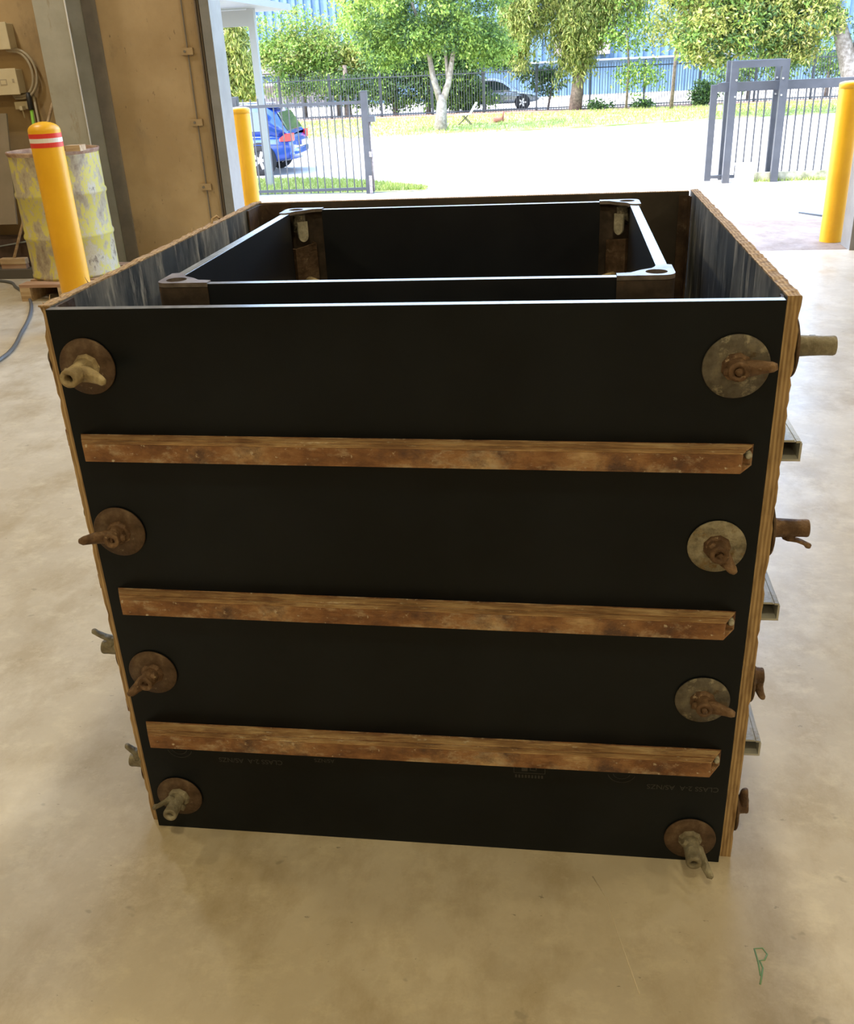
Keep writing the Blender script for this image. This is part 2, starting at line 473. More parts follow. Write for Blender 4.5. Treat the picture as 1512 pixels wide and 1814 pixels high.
# door frame: pale steel jambs with dark track lines
m = MB()
m.box(-1.93, -1.855, 6.44, 6.72, 0, 5.0, 0).box(-1.972, -1.962, 6.44, 6.5, 0, 5.0, 1).box(-1.955, -1.945, 6.46, 6.5, 0, 5.0, 1)
m.box(-1.962, -1.93, 6.47, 6.5, 0, 5.0, 2)
struct(m.build('trim_2', [M['jamb'], M['jambdark'], M['coldark']]))
m = MB()
m.box(3.10, 3.15, 6.46, 6.72, 0, 5.0, 0).box(3.15, 3.165, 6.44, 6.5, 0, 5.0, 1).box(3.165, 3.20, 6.46, 6.5, 0, 5.0, 2).box(3.2, 3.21, 6.44, 6.5, 0, 5, 1)
struct(m.build('trim_3', [M['jamb'], M['jambdark'], M['wall']]))
# seam strip and brackets on the wall beside the door
st = MB().box(-2.095, -2.088, 6.488, 6.5, 0, 5.0).build('trim_4', M['coldark']); struct(st)
for z, x in ((1.64, -2.1), (1.12, -2.1), (.62, -2.1)):
    b = MB().box(x - .04, x + .055, 6.478, 6.4999, z - .025, z + .025, 0)
    b.tube([(x - .01, 6.479, z), (x - .01, 6.468, z)], .01, 8, 1)
    tag(b.build('wall_bracket', [M['wall'], M['coldark']]), {1.64: 'small tan wall bracket, highest of three beside the door frame', 1.12: 'small tan wall bracket, middle of three beside the door frame', .62: 'small tan wall bracket, lowest of three beside the door frame'}[z], 'bracket', 'brackets on the wall seam')
# steel H column against the wall
cx0, cx1 = -3.16, -2.905
c = MB().box(cx0, cx1, 6.2, 6.216, 0, H).box(cx0, cx1, 6.484, 6.499, 0, H).box((cx0 + cx1) / 2 - .006, (cx0 + cx1) / 2 + .006, 6.216, 6.484, 0, H)
c.box(cx0 - .04, cx1 + .04, 6.16, 6.499, 0, .02)
struct(c.build('column', M['steelcol'], bevel=.002))
struct(MB().box(-2.9, -2.79, 6.478, 6.4995, 0, H).build('trim_5', M['coldark']))
# thin pale line added along the column edge and the kerb-like rail along the wall foot
tag(MB().tube([(-2.899, 6.197, .05), (-2.899, 6.197, 5.4)], .006, 8).build('edge_line', M['white_tape']), 'thin pale line running straight up the corner of the grey steel column', 'edge_line')
struct(MB().box(-6.8, -3.22, 5.93, 6.06, 0, .075).build('baseboard_front', M['dark_socket']))

# fill lamps added out of view to brighten the room
k = 0
for j, y in enumerate((-6.5, -2.6, 1.6, 4.9)):
    for x in (-4.2, 1.0, 6.2):
        ph = empty('fill_lamp', (x, y, 5.0), 'round fill lamp added out of view under the ceiling, %s row from the doorway, %s' % (['fourth', 'third', 'second', 'nearest'][j], {-4.2: 'left side', 1.0: 'middle', 6.2: 'right side'}[x]), 'lamp', 'added fill lamps')
        MB().lathe([(.03, .35), (.09, .33), (.10, .2), (.26, 0), (.25, 0), (.09, .19), (.0, .2)], (x, y, 5.02), 24).build('lamp_shade', M['steelcol'], ph)
        MB().tube([(x, y, 5.37), (x, y, H)], .008, 8).build('chain', M['steelcol'], ph)
        L = bpy.data.lights.new('lamp_light', 'AREA'); L.shape = 'DISK'; L.size = .42
        if j < 3:
            L.color = (1.0, .81, .44); L.energy = LAMP_WARM
        else:
            L.color = (1.0, .93, .80); L.energy = LAMP_DOOR
        lo = bpy.data.objects.new('lamp_light', L); COL.objects.link(lo); lo.parent = ph; lo.location = (0, 0, .01)

# ------------------------------------------------------------------ outer formwork box
T = 1.151
rnd = random.Random(4)
ob = empty('outer_formwork_box', (.6, .63, 0), 'large open black plywood formwork box with rusty bars, standing on the concrete floor', 'formwork')
m = MB().box(0, 1.2, 0, .019, 0, T - .0005, 0)
# top face: sealed edge, sky reflection put into its pale colour
m.m[1] = 1
fp = m.build('front_panel', [M['film'], M['edge_seal']], ob, bevel=.0008)
# side panels with ragged raw edges


def side_panel(x0, x1, outer, seed):
    rr = random.Random(seed)
    m = MB()
    nz = 90
    y0, y1 = .016, 1.275
    vs = []; fs = []; mi = []
    # front edge: ragged on the outer side
    ringn = 4
    for i in range(nz + 1):
        z = T * i / nz
        chip = 0
        if rr.random() < .3: chip = rr.uniform(0, .0032)
        if z > T - .05 and outer < 0: chip = rr.uniform(0, .006)
        xo = x1 if outer > 0 else x0
        xi = x0 if outer > 0 else x1
        xo = xo - outer * chip
        yy = y0 + rr.uniform(0, .0015) + (rr.uniform(0, .004) if (outer < 0 and z > T - .05) else 0)
        vs += [(xi, yy, z), (xo, yy, z), (xo, y1, z), (xi, y1, z)]
    for i in range(nz):
        a = i * 4
        for k in range(4):
            fs.append((a + k, a + (k + 1) % 4, a + 4 + (k + 1) % 4, a + 4 + k))
            mi.append({0: 1, 1: 0, 2: 1, 3: 2}[k])
    fs.append((3, 2, 1, 0)); mi.append(1)
    m.add(vs, fs); m.m = mi
    # top strip made of rough segments
    n = 70
    b = []
    V = []
    for i in range(n + 1):
        y = y0 + (y1 - y0) * i / n
        c1 = rr.uniform(0, .0025)
        V += [(x0, y, T), (x0 + (c1 if outer < 0 else 0), y, T + rr.uniform(.001, .004)), (x1 - (c1 if outer > 0 else 0), y, T + rr.uniform(.001, .004)), (x1, y, T)]
    F = []
    for i in range(n):
        a = i * 4
        for k in range(3):
            F.append((a + k, a + k + 1, a + 5 + k, a + 4 + k))
    F += [(0, 3, 2, 1), (n * 4, n * 4 + 1, n * 4 + 2, n * 4 + 3)]
    m.add(V, F, 1)
    return m.build('side_panel', [M['film'], M['ply_edge'], M['film_worn']], ob)


lp = side_panel(-.021, -.0005, -1, 1)
rp = side_panel(1.2045, 1.2265, 1, 2)
# splinters on the left panel's top edge
for i in range(9):
    y = [.03, .05, .075, .2, .24, .74, .8, .97, 1.05][i]; x = rnd.uniform(-.019, -.005)
    MB().tube([(x, y, T), (x + rnd.uniform(-.004, .004), y + rnd.uniform(-.01, .01), T + rnd.uniform(.006, .014))], [.0013, .0003], 5).build('splinter', M['wood'], ob)
MB().tube([(-.012, .88, T + .001), (-.014, .89, T + .012), (-.006, .905, T + .017), (.002, .9, T + .011)], .003, 6).build('splinter', M['wood'], ob)

m = MB()
m.box(0, 1.2, 1.254, 1.274, 0, T, 0); m.m[1] = 1
m.build('back_panel', [M['film_brown'], M['ply_edge']], ob, bevel=.001)


def corner_angle(cx, cy, sx, sy, la, lb, r, top, name='corner_angle', mt=None):
    """thin steel angle with a rounded heel lining an inside corner; legs go +sx (la) and +sy (lb)"""
    t = .004
    def path(off):
        pts = [(cx + sx * la, cy + sy * off)]
        rr = r - off
        for i in range(7):
            a = PI / 2 * i / 6
            pts.append((cx + sx * (r - rr * math.sin(a)), cy + sy * (r - rr * math.cos(a))))
        pts.append((cx + sx * off, cy + sy * lb))
        return pts
    o_ = path(0); i_ = path(t)
    m = MB().prism(o_ + i_[::-1], .01, top, 'z', 0)
    return m.build(name, mt or M['rust_dark'], ob)


corner_angle(.001, .0195, 1, 1, .045, .075, .018, T - .002)
corner_angle(1.2035, .0195, -1, 1, .05, .03, .018, T - .002)
corner_angle(.001, 1.2535, 1, -1, .092, .125, .02, T - .003)
corner_angle(1.2035, 1.2535, -1, -1, .03, .03, .02, T - .01)


# walers: hollow bars with a groove, open ends
def bar(P0, P1, out, name='waler', h=.038, d=.037, mats=None, parent=ob, cut=0):
    """bar lying against a panel from P0 to P1 (on the panel, at its lower edge), protruding along out"""
    P0 = Vector(P0); P1 = Vector(P1); out = Vector(out); t = .004
    ax = (P1 - P0).normalized(); L = (P1 - P0).length
    up = Vector((0, 0, 1))
    Mx = Matrix((ax.to_4d(), out.to_4d(), up.to_4d(), (0, 0, 0, 1))).transposed()
    Mx.translation = P0
    for r_ in range(3): Mx[3][r_] = 0
    m = MB()
    # local: x along, y out, z up
    m.box(0, L, 0, t, 0, h, 0, Mx)
    m.box(0, L, t, d, 0, t, 0, Mx)
    m.box(0, L, t, d * .62, h - t, h, 1, Mx)           # top web, rear strip
    m.box(0, L, d * .62, d * .70, h - t, h - t * .55, 0, Mx)  # groove
    m.box(0, L, d * .70, d - t, h - t * 1.35, h - t * .35, 1, Mx)
    m.box(0, L, d - t, d, t, h - t * 1.35, 0, Mx)     # front web
    m.box(0, L, d - t, d - t * .35, h - t * 1.35, h - t * .6, 1, Mx)
    if cut:
        iv = Mx.inverted(); vv = []
        for v in m.v:
            q = iv @ Vector(v)
            q.x += (-cut if q.x > L * .5 else cut * .8) * max(0, q.y) / d
            vv.append(tuple(Mx @ q))
        m.v = vv
    o = m.build(name, mats or [M['rust_bar'], M['rust_bar_lit']], parent, bevel=.0006)
    c = MB().tube([Mx @ Vector((L - .010, t, h * .62)), Mx @ Vector((L - .010, t + .012, h * .62))], .0065, 10)
    c.tube([Mx @ Vector((L - .010, t + .012, h * .62)), Mx @ Vector((L - .010, t + .017, h * .62))], [.0065, .003], 10)
    c.build('bolt', M['pale_paste'], o)
    return o


bar((.016, -.0002, .889), (1.176, -.0002, .879), (0, -1, 0), cut=.024)
bar((.024, -.0002, .572), (1.178, -.0002, .561), (0, -1, 0), cut=.024)
bar((.022, -.0002, .251), (1.180, -.0002, .252), (0, -1, 0), cut=.024)
for z in (.872, .560, .250):
    bar((1.2267, .035, z), (1.2267, 1.24, z), (1, 0, 0), mats=[M['galv_bar'], M['galv_bar']], d=.034)
    bar((-.0213, .078, z), (-.0213, 1.24, z), (-1, 0, 0), d=.037)
    bar((1.18, 1.2745, z), (.02, 1.2745, z), (0, 1, 0))


# tie plates with wing nuts
def tie(c, nrm, ang, length, pm, nm, lever=.05, fwd=.012, parent=ob, rad=.05, tr=.0145, tilt=(0, 0), solid=False, cup=.0, lug=True):
    c = Vector(c); n = Vector(nrm); up = Vector((0, 0, 1)); side = up.cross(n) * -1
    # side = to the right when seen from outside
    side = up.cross(n)
    Mx = Matrix.Identity(4)
    for i, a in enumerate((side, up, n)):
        for j in range(3): Mx[j][i] = a[j]
    Mx.translation = c
    a = MB()
    prof = [(0, .0006), (rad - .002, .0006), (rad, .002), (rad, .004), (rad - .0015, .0055), (rad * .5, .0062), (.0, .0066)]
    a.lathe(prof, n=48, M=Mx)
    po = a.build('tie_plate', pm, parent)
    b = MB()
    tv = Vector((tilt[0], tilt[1], 1)).normalized()
    b.lathe([(0, .006), (.024, .006), (.0225, .010), (.019, .014), (0, .015)], n=9, M=Mx, smooth=False)
    p0 = Vector((0, 0, .012)); p1 = p0 + tv * length
    # hollow tube
    Q = Mx @ Matrix.Translation(p0) @ tv.to_track_quat('Z', 'Y').to_matrix().to_4x4()
    tri = tr * .5
    b.lathe([(tr * 1.12, 0), (tr * 1.05, length * .3), (tr, length * .7), (tr * 1.03, length - .003), (tr * .97, length), (tri, length), (tri * .9, length - .022)], n=24, M=Q)
    b.lathe([(tri * .9, length - .022), (0, length - .022)], n=24, M=Q, mi=1)
    if solid:
        b.lathe([(tri * .72, length - .02), (tri * .72, length + .002), (0, length + .003)], n=16, M=Q, mi=0)
    # lever: tapered flat arm leaving the tube, bent outwards
    ca, sa = math.cos(ang), math.sin(ang)
    d = Vector((ca, sa, 0)); w = Vector((-sa, ca, 0))
    k0 = p0 + tv * (length * (.45 if cup == 0 else cup))
    path = [(0, 0, .015, .012), (.020, 0, .0135, .011), (lever * .75, fwd * .5, .0105, .0085), (lever, fwd, .0085, .0075), (lever + .006, fwd + .002, .005, .0045)]
    vs = []
    for s_, f_, ww, hh in path:
        q = k0 + d * s_ + Vector((0, 0, f_))
        for kk in range(8):
            t_ = 2 * PI * kk / 8 + PI / 8
            vs.append(Mx @ (q + w * (ww * math.cos(t_)) + Vector((0, 0, hh * math.sin(t_)))))
    fs = [(i * 8 + q, i * 8 + (q + 1) % 8, (i + 1) * 8 + (q + 1) % 8, (i + 1) * 8 + q) for i in range(4) for q in range(8)]
    fs += [tuple(reversed(range(8))), tuple(32 + q for q in range(8))]
    b.add(vs, fs, 0, True)
    # short opposite lug
    if lug: b.tube([Mx @ (k0), Mx @ (k0 - d * .022)], [.009, .006], 8)
    b.build('wing_nut', [nm, M['bore']], po)
    return po


F = (0, -1, 0)
D_ = R
tie((.057, -.0002, 1.052), F, D_(-8), .062, M['plate_brown'], M['nut_tan'], lever=.052, fwd=.02, tr=.0155)
tie((1.135, -.0002, 1.048), F, D_(10), .022, M['plate_grey'], M['nut_rust'], lever=.050, rad=.052, solid=True, tr=.016)
tie((.053, -.0002, .733), F, D_(178), .030, M['plate_brown'], M['nut_rust'], lever=.052, fwd=.02)
tie((1.133, -.0002, .729), F, D_(-48), .026, M['plate_pale'], M['nut_rust'], lever=.036, rad=.049, tr=.016)
tie((.062, -.0002, .416), F, D_(-148), .034, M['plate_brown'], M['nut_rust'], lever=.036, fwd=.02)
tie((1.135, -.0002, .406), F, D_(-4), .024, M['plate_grey'], M['nut_rust'], lever=.048, solid=True)
tie((.065, -.0002, .093), F, D_(150), .050, M['plate_brown'], M['nut_grey'], lever=.034, fwd=.03, cup=.3)
tie((1.138, -.0002, .063), F, D_(-38), .058, M['plate_brown'], M['nut_grey'], lever=.04, fwd=.045, cup=.25, rad=.051)
Xr = (1, 0, 0)
for z, an, ln, lv, fw, yy in ((1.062, 0, .058, .012, .0, .062), (.735, -90, .058, .032, .034, .062), (.418, -95, .016, .044, .01, .065), (.10, 95, .018, .04, .0, .06)):
    tie((1.2267, yy, z), Xr, D_(an), ln, M['plate_brown'], M['nut_rust'] if z < .9 else M['nut_grey'], lever=lv, fwd=fw, lug=False, tr=.0155)
    tie((1.2267, 1.2, z), Xr, D_(an + 60), .04, M['plate_brown'], M['nut_rust'], lever=.04)
for z, an, ln, lv, fw, yy in ((1.05, 180, .012, .02, .0, .066), (.74, 180, .012, .02, .0, .07), (.425, 95, .040, .034, .035, .066), (.125, 95, .036, .034, .022, .066)):
    tie((-.0213, yy, z), (-1, 0, 0), D_(an), ln, M['plate_brown'], M['nut_grey'], lever=lv, fwd=fw, lug=False, rad=.045)
    tie((-.0213, 1.2, z), (-1, 0, 0), D_(an), ln, M['plate_brown'], M['nut_rust'])
    tie((.06, 1.2745, z), (0, 1, 0), D_(an), ln, M['plate_brown'], M['nut_rust'])
    tie((1.14, 1.2745, z), (0, 1, 0), D_(an), ln, M['plate_brown'], M['nut_rust'])


# faint print on the front panel
def text(body, x, z, size, flip=False, name='printed_marking'):
    cu = bpy.data.curves.new(name, 'FONT'); cu.body = body; cu.size = size; cu.extrude = .0001
    cu.align_x = 'CENTER'
    tmp = bpy.data.objects.new('tmp', cu); COL.objects.link(tmp)
    dg = bpy.context.evaluated_depsgraph_get()
    me = bpy.data.meshes.new_from_object(tmp.evaluated_get(dg))
    bpy.data.objects.remove(tmp)
    me.materials.clear(); me.materials.append(M['print'])
    o = bpy.data.objects.new(name, me); COL.objects.link(o)
    o.parent = fp
    c = LOC[fp.name]
    o.location = Vector((x, -.0003, z)) - c
    o.rotation_euler = (PI / 2, PI if flip else 0, 0)
    return o


text('CLASS 2-A  AS/NZS', .236, .203, .0165, True)
text('AS/NZS', .395, .214, .013, True)
text('CLASS 2-A  AS/NZS', 1.115, .195, .0165, True)
m = MB()
for (x0, x1, z0, z1) in ((.784, .847, .2055, .2068), (.784, .7853, .2055, .226), (.8457, .847, .2055, .226), (.80, .812, .211, .226), (.816, .83, .213, .215), (.816, .818, .213, .226), (.828, .83, .213, .226)):
    m.box(x0, x1, -.0004, -.0001, z0, z1)
for k in range(9):
    m.box(.787 + k * .0065, .7905 + k * .0065, -.0004, -.0001, .194, .2015)
for (cx, cz) in ((.084, .222), (.996, .220)):
    for rr_ in (1.0, .62):
        pts = [(cx + .027 * rr_ * math.cos(a), -.0003, cz + .024 * rr_ * math.sin(a)) for a in np.linspace(PI * 1.08, PI * 1.92, 14)]
        m.tube(pts, .0008, 4)
m.build('printed_marking', M['print'], fp)

# ------------------------------------------------------------------ inner formwork box
ib = empty('inner_formwork_box', (.6, .63, 0), 'smaller black plywood box with pale top edges, set inside the big formwork box', 'formwork')
IX0, IX1, IY0, IY1 = .122, 1.056, .178, 1.112
ti = .021


def panel(x0, x1, y0, y1, mt, es):
    m = MB().box(x0, x1, y0, y1, 0, T); m.m[1] = 1
    m.build('ply_panel', [mt, es], ib, bevel=.0008)


panel(IX0 + .098, IX1 - .098, IY0 + .003, IY0 + ti, M['film_in'], M['edge_seal'])
panel(IX0 + .098, IX1 - .098, IY1 - ti, IY1 - .003, M['film_in'], M['edge_seal'])
panel(IX0 + .006, IX0 + .006 + ti, IY0 + .085, IY1 - .085, M['film_in'], M['edge_sky_y'])
panel(IX1 - .006 - ti, IX1 - .006, IY0 + .085, IY1 - .085, M['film_in'], M['edge_sky_y'])


def casting(cx, cy, sx, sy):
    t = .005; r = .022; la = .10; lb = .088
    def P(a, b): return (cx + sx * a, cy + sy * b)
    c_ = empty_part = None
    # outer shell
    out = [P(la, 0)] + [P(r - r * math.sin(PI / 2 * i / 6), r - r * math.cos(PI / 2 * i / 6)) for i in range(7)] + [P(0, lb)]
    inn = [P(t, lb)] + [P(r - (r - t) * math.sin(PI / 2 * (6 - i) / 6), r - (r - t) * math.cos(PI / 2 * (6 - i) / 6)) for i in range(7)] + [P(la, t)]
    sh = MB().prism(out + inn, .005, T - .006, 'z').build('corner_casting', M['casting'], ib)
    # top web with a hole: outer loop sampled by angle around the hole centre
    hc = (.031, .030); hr = .019
    loop = [(la, 0), (.06, 0), (r, 0)] + [(r - r * math.sin(PI / 2 * i / 5), r - r * math.cos(PI / 2 * i / 5)) for i in range(1, 6)] + \
           [(0, .05), (0, lb), (.012, lb + .004), (.028, lb - .004), (.031, .072), (.037, .06), (.047, .053), (.058, .045), (.075, .026), (la, .022)]
    # densify
    dens = []
    for i in range(len(loop)):
        a = loop[i]; b = loop[(i + 1) % len(loop)]
        for k in range(4):
            dens.append((a[0] + (b[0] - a[0]) * k / 4, a[1] + (b[1] - a[1]) * k / 4))
    inner = []
    for a in dens:
        v = Vector((a[0] - hc[0], a[1] - hc[1])).normalized() * hr
        inner.append((hc[0] + v.x, hc[1] + v.y))
    w = MB().ring_plate([P(*a) for a in dens], [P(*a) for a in inner], T - .005, T + .003)
    w.build('top_web', M['casting_top'], sh)
    # wall of the channel behind the legs, below the web
    g = MB()
    g.prism([P(.072, t), P(.072, .012), P(.052, .05), P(.034, lb), P(t, lb), P(t, .02), P(.02, t)], .005, T - .34, 'z')
    g.build('web_body', M['casting'], sh)
    # vertical pipe, oblique lower end
    pc = P(.040, .042); pr = .017; n = 20
    vs = []
    for k in range(n):
        a = 2 * PI * k / n
        x = pc[0] + pr * math.cos(a); y = pc[1] + pr * math.sin(a)
        f = (math.cos(a) * sx + math.sin(a) * sy) / 1.41    # +1 on the side facing into the box
        vs.append((x, y, T - .010)); vs.append((x, y, T - .045 + .012 * f))
    MB().add(vs, [(2 * k, 2 * ((k + 1) % n), 2 * ((k + 1) % n) + 1, 2 * k + 1) for k in range(n)], 0, True).build('pipe_stub', M['plate_grey'], sh)
    # pale tongue below the pipe
    dd = Vector((sx, sy, 0)).normalized(); wv = Vector((-dd.y, dd.x, 0))
    base = Vector((pc[0], pc[1], 0)) + dd * .012
    tl = MB(); vs = []; hw = .015
    outl = [(-hw, T - .026), (hw, T - .026), (hw, T - .058)] + [(hw * math.cos(a), T - .062 - .016 * math.sin(a)) for a in np.linspace(.2, PI - .2, 8)] + [(-hw, T - .058)]
    for q in (0, .005):
        for a_, z_ in outl: vs.append(base + wv * a_ + dd * q + Vector((0, 0, z_)))
    nn = len(outl)
    tl.add(vs, [tuple(range(nn)), tuple(range(2 * nn - 1, nn - 1, -1))] + [(i, (i + 1) % nn, nn + (i + 1) % nn, nn + i) for i in range(nn)])
    tl.build('tongue', M['pale_paste'], sh)
    # lower clamp: folded channel with a wing nut
    q0 = Vector((pc[0], pc[1], 0)) + dd * .008
    ch = MB(); vs = []
    zt, zb = T - .088, T - .26
    sec = [(-.038, -.008), (-.033, .016), (.033, .016), (.038, -.008), (.034, -.008), (.030, .012), (-.030, .012), (-.034, -.008)]
    for z in (zb, zt):
        for a_, b_ in sec: vs.append(q0 + wv * a_ + dd * b_ + Vector((0, 0, z + (.004 * (a_ / .03) if z == zt else 0))))
    n8 = len(sec)
    ch.add(vs, [tuple(range(n8)), tuple(range(2 * n8 - 1, n8 - 1, -1))] + [(i, (i + 1) % n8, n8 + (i + 1) % n8, n8 + i) for i in range(n8)])
    co = ch.build('clamp_channel', M['plate_brown'], sh)
    nb = MB(); zc = T - .186
    s0 = q0 + dd * .018 + Vector((0, 0, zc))
    nb.tube([s0, s0 + dd * .045], [.017, .014], 14)
    nb.tube([s0 + dd * .035, s0 + dd * .04 + Vector((sx, 0, 0)) * .028, s0 + dd * .04 + Vector((sx, 0, -.1)) * .06], [.012, .011, .008], 10)
    nb.build('wing_nut', M['nut_tan'], sh)
    return sh


casting(IX0, IY0, 1, 1)
casting(IX1, IY0, -1, 1)
casting(IX0, IY1, 1, -1)
casting(IX1, IY1, -1, -1)


# ------------------------------------------------------------------ bollards
def bollard(x, y, h, r, label, tape=False, cap=True):
    t = empty('bollard', (x, y, 0), label, 'bollard', None)
    if tape:
        pr = [(r * 1.02, 0), (r * 1.0, .03), (r, h - .04)]
        pr += [(r * math.cos(a), h - .04 + .05 * math.sin(a)) for a in np.linspace(.15, PI / 2 - .02, 7)] + [(0, h + .0102)]
        MB().lathe(pr, (x, y, 0), 40).build('post', M['yellow'], t)
        rt = r + .0015
        z1 = h - .055
        for (a, b, mt, nm) in ((z1 - .026, z1, 'red', 'red_tape'), (z1 - .051, z1 - .026, 'white_tape', 'white_tape'), (z1 - .078, z1 - .051, 'red', 'red_tape')):
            MB().lathe([(r, a), (rt, a), (rt, b), (r, b)], (x, y, 0), 40, smooth=False).build(nm, M[mt], t)
    else:
        MB().lathe([(r, 0), (r, h - .045)], (x, y, 0), 40).build('post', M['yellow'], t)
        MB().lathe([(r, h - .045), (r + .003, h - .045), (r + .003, h - .012), (r, h - .004), (r * .6, h + .006), (0, h + .01)], (x, y, 0), 40).build('cap', M['yellow'], t)
    return t


bollard(-2.25, 4.3, 1.255, .094, 'yellow bollard with red and white tape bands beside the drum', True)
bollard(-1.90, 7.03, 1.195, .083, 'plain yellow bollard standing outside the left door frame')
bollard(3.06, 6.88, 1.2, .088, 'plain yellow bollard standing outside the right door frame')

# ------------------------------------------------------------------ drum on pallet
m_, n_, l_, p_ = new_mat('worn_yellow_drum')
tc = n_.new('ShaderNodeTexCoord'); mp = n_.new('ShaderNodeMapping'); mp.inputs['Scale'].default_value = (1, 1, .55)
l_.new(tc.outputs['Object'], mp.inputs[0])
na = n_.new('ShaderNodeTexNoise'); na.inputs['Scale'].default_value = 5.5; na.inputs['Detail'].default_value = 10; na.inputs['Roughness'].default_value = .72
l_.new(mp.outputs[0], na.inputs[0])
ra = ramp(n_, [(.35, (.22, .17, .12)), (.43, (.36, .31, .22)), (.485, (.44, .39, .26)), (.505, (.58, .52, .09)), (.545, (.55, .50, .12)), (.565, (.47, .42, .28)), (.61, (.52, .48, .36)), (.66, (.22, .18, .13))])
l_.new(na.outputs[0], ra.inputs[0]); l_.new(ra.outputs[0], p_.inputs['Base Color']); p_.inputs['Roughness'].default_value = .6
M['drum'] = m_
M['drum_rim'] = mat('rusty_drum_rim', [(.3, (.25, .14, .1)), (.7, (.5, .36, .26))], 9, .7)
dx, dy, dz, dr, dh = -2.87, 5.52, .125, .325, .90
dr_ = empty('steel_drum', (dx, dy, dz), 'open steel drum with flaking yellow paint standing on a low pallet', 'drum')
pr = [(0, .01), (dr - .01, .01), (dr, 0), (dr, .02), (dr - .006, .03)]
for k in range(1, 3):
    z = dh * k / 3
    pr += [(dr - .006, z - .025), (dr + .004, z - .008), (dr + .004, z + .008), (dr - .006, z + .025)]
pr += [(dr - .006, dh - .03)]
MB().lathe(pr, (dx, dy, dz), 56).build('drum_body', M['drum'], dr_)
MB().lathe([(dr - .006, dh - .03), (dr + .004, dh - .012), (dr + .004, dh), (dr - .008, dh), (dr - .010, dh - .03), (dr - .010, dh - .5), (0, dh - .5)], (dx, dy, dz), 56).build('rim', M['drum_rim'], dr_)
tag(MB().box(dx + .26, dx + .37, dy - .31, dy - .22, dz + dh + .001, dz + dh + .04).build('timber_offcut', M['wood']), 'small pale timber block perched on the right rim of the yellow drum', 'offcut')
pal = empty('pallet', (dx, dy, 0), 'low wooden pallet under the yellow drum', 'pallet')
for k in range(5):
    y0 = dy - .42 + k * .172
    MB().box(dx - .26, dx + .42, y0, y0 + .12, .1, .124).build('deck_board', M['wood_red'], pal)
for k in range(3):
    x0 = dx - .26 + k * .30
    MB().box(x0, x0 + .08, dy - .42, dy + .39, 0, .0995).build('bearer', M['wood'], pal)

# ------------------------------------------------------------------ things on the wall, left
b = empty('switch_box', (-3.72, 6.5, 1.73), 'upper cream switch box on the tan wall', 'switch box', 'cream boxes on the wall')
MB().box(-3.98, -3.515, 6.39, 6.4995, 1.725, 1.905).build('enclosure', M['cream'], b, bevel=.006)
MB().box(-3.99, -3.508, 6.375, 6.39, 1.718, 1.912).build('cover', M['cream'], b, bevel=.004)
b = empty('switch_box', (-3.72, 6.5, 1.40), 'lower cream switch box with a small label, above the socket', 'switch box', 'cream boxes on the wall')
MB().box(-3.98, -3.515, 6.39, 6.4995, 1.395, 1.575).build('enclosure', M['cream'], b, bevel=.006)
MB().box(-3.99, -3.508, 6.375, 6.39, 1.388, 1.582).build('cover', M['cream'], b, bevel=.004)
m = MB().box(-3.66, -3.60, 6.373, 6.3748, 1.46, 1.505, 0).box(-3.652, -3.608, 6.372, 6.373, 1.468, 1.497, 1).box(-3.552, -3.535, 6.372, 6.3748, 1.478, 1.505, 0)
m.build('label_plate', [M['conduit'], M['cream']], b)
s = empty('power_socket', (-3.56, 6.5, 1.26), 'small cream power socket under the lower switch box', 'socket')
MB().box(-3.62, -3.51, 6.45, 6.4995, 1.275, 1.335).build('socket_plate', M['cream'], s, bevel=.004)
MB().box(-3.555, -3.53, 6.40, 6.45, 1.27, 1.30).tube([(-3.542, 6.42, 1.27), (-3.542, 6.43, 1.21)], .005, 8).build('plug', M['cream'], s)
cd = empty('conduit', (-3.45, 6.48, 1.3), 'pair of curved grey conduits looping between the cream switch boxes', 'conduit')
for off in (0, .035):
    pts = [(-3.60 + 0, 6.47, 1.715)]
    for i in range(14):
        a = PI / 2 - PI * i / 13
        pts.append((-3.54 + (.13 + off) * math.cos(a), 6.46, 1.54 + (.165 + off * .5) * math.sin(a)))
    pts.append((-3.60, 6.46, 1.375 - off * .5)); pts.append((-3.62, 6.46, 1.39))
    MB().tube(pts, .011, 8).build('pipe', M['conduit'], cd)
for x in (-3.49, -3.455):
    MB().tube([(x, 6.48, 1.39), (x, 6.48, .03)], .010, 8).build('pipe', M['conduit'], cd)
# tools leaning on the wall
t = empty('broom', (-3.45, 6.0, 0), 'wooden broom standing on its head on the wall rail left of the drum', 'broom')
MB().tube([(-3.66, 6.0, .16), (-3.262, 6.41, 1.315)], .012, 10).build('handle', M['wood'], t)
MB().box(-3.78, -3.55, 5.97, 6.03, .11, .16).build('broom_head', M['wood'], t, bevel=.006)
MB().box(-3.775, -3.555, 5.975, 6.025, .0755, .11).build('bristles', M['wood_red'], t)
t = empty('garden_tool', (-3.2, 5.95, 0), 'long tool with green shaft and black grip leaning behind the drum', 'tool')
MB().tube([(-3.34, 6.02, .0), (-3.42, 6.34, 1.27)], .013, 10).build('shaft', M['green_grip'], t)
MB().tube([(-3.42, 6.34, 1.27), (-3.432, 6.36, 1.36), (-3.436, 6.365, 1.40)], [.02, .021, .014], 12).build('grip', M['black'], t)

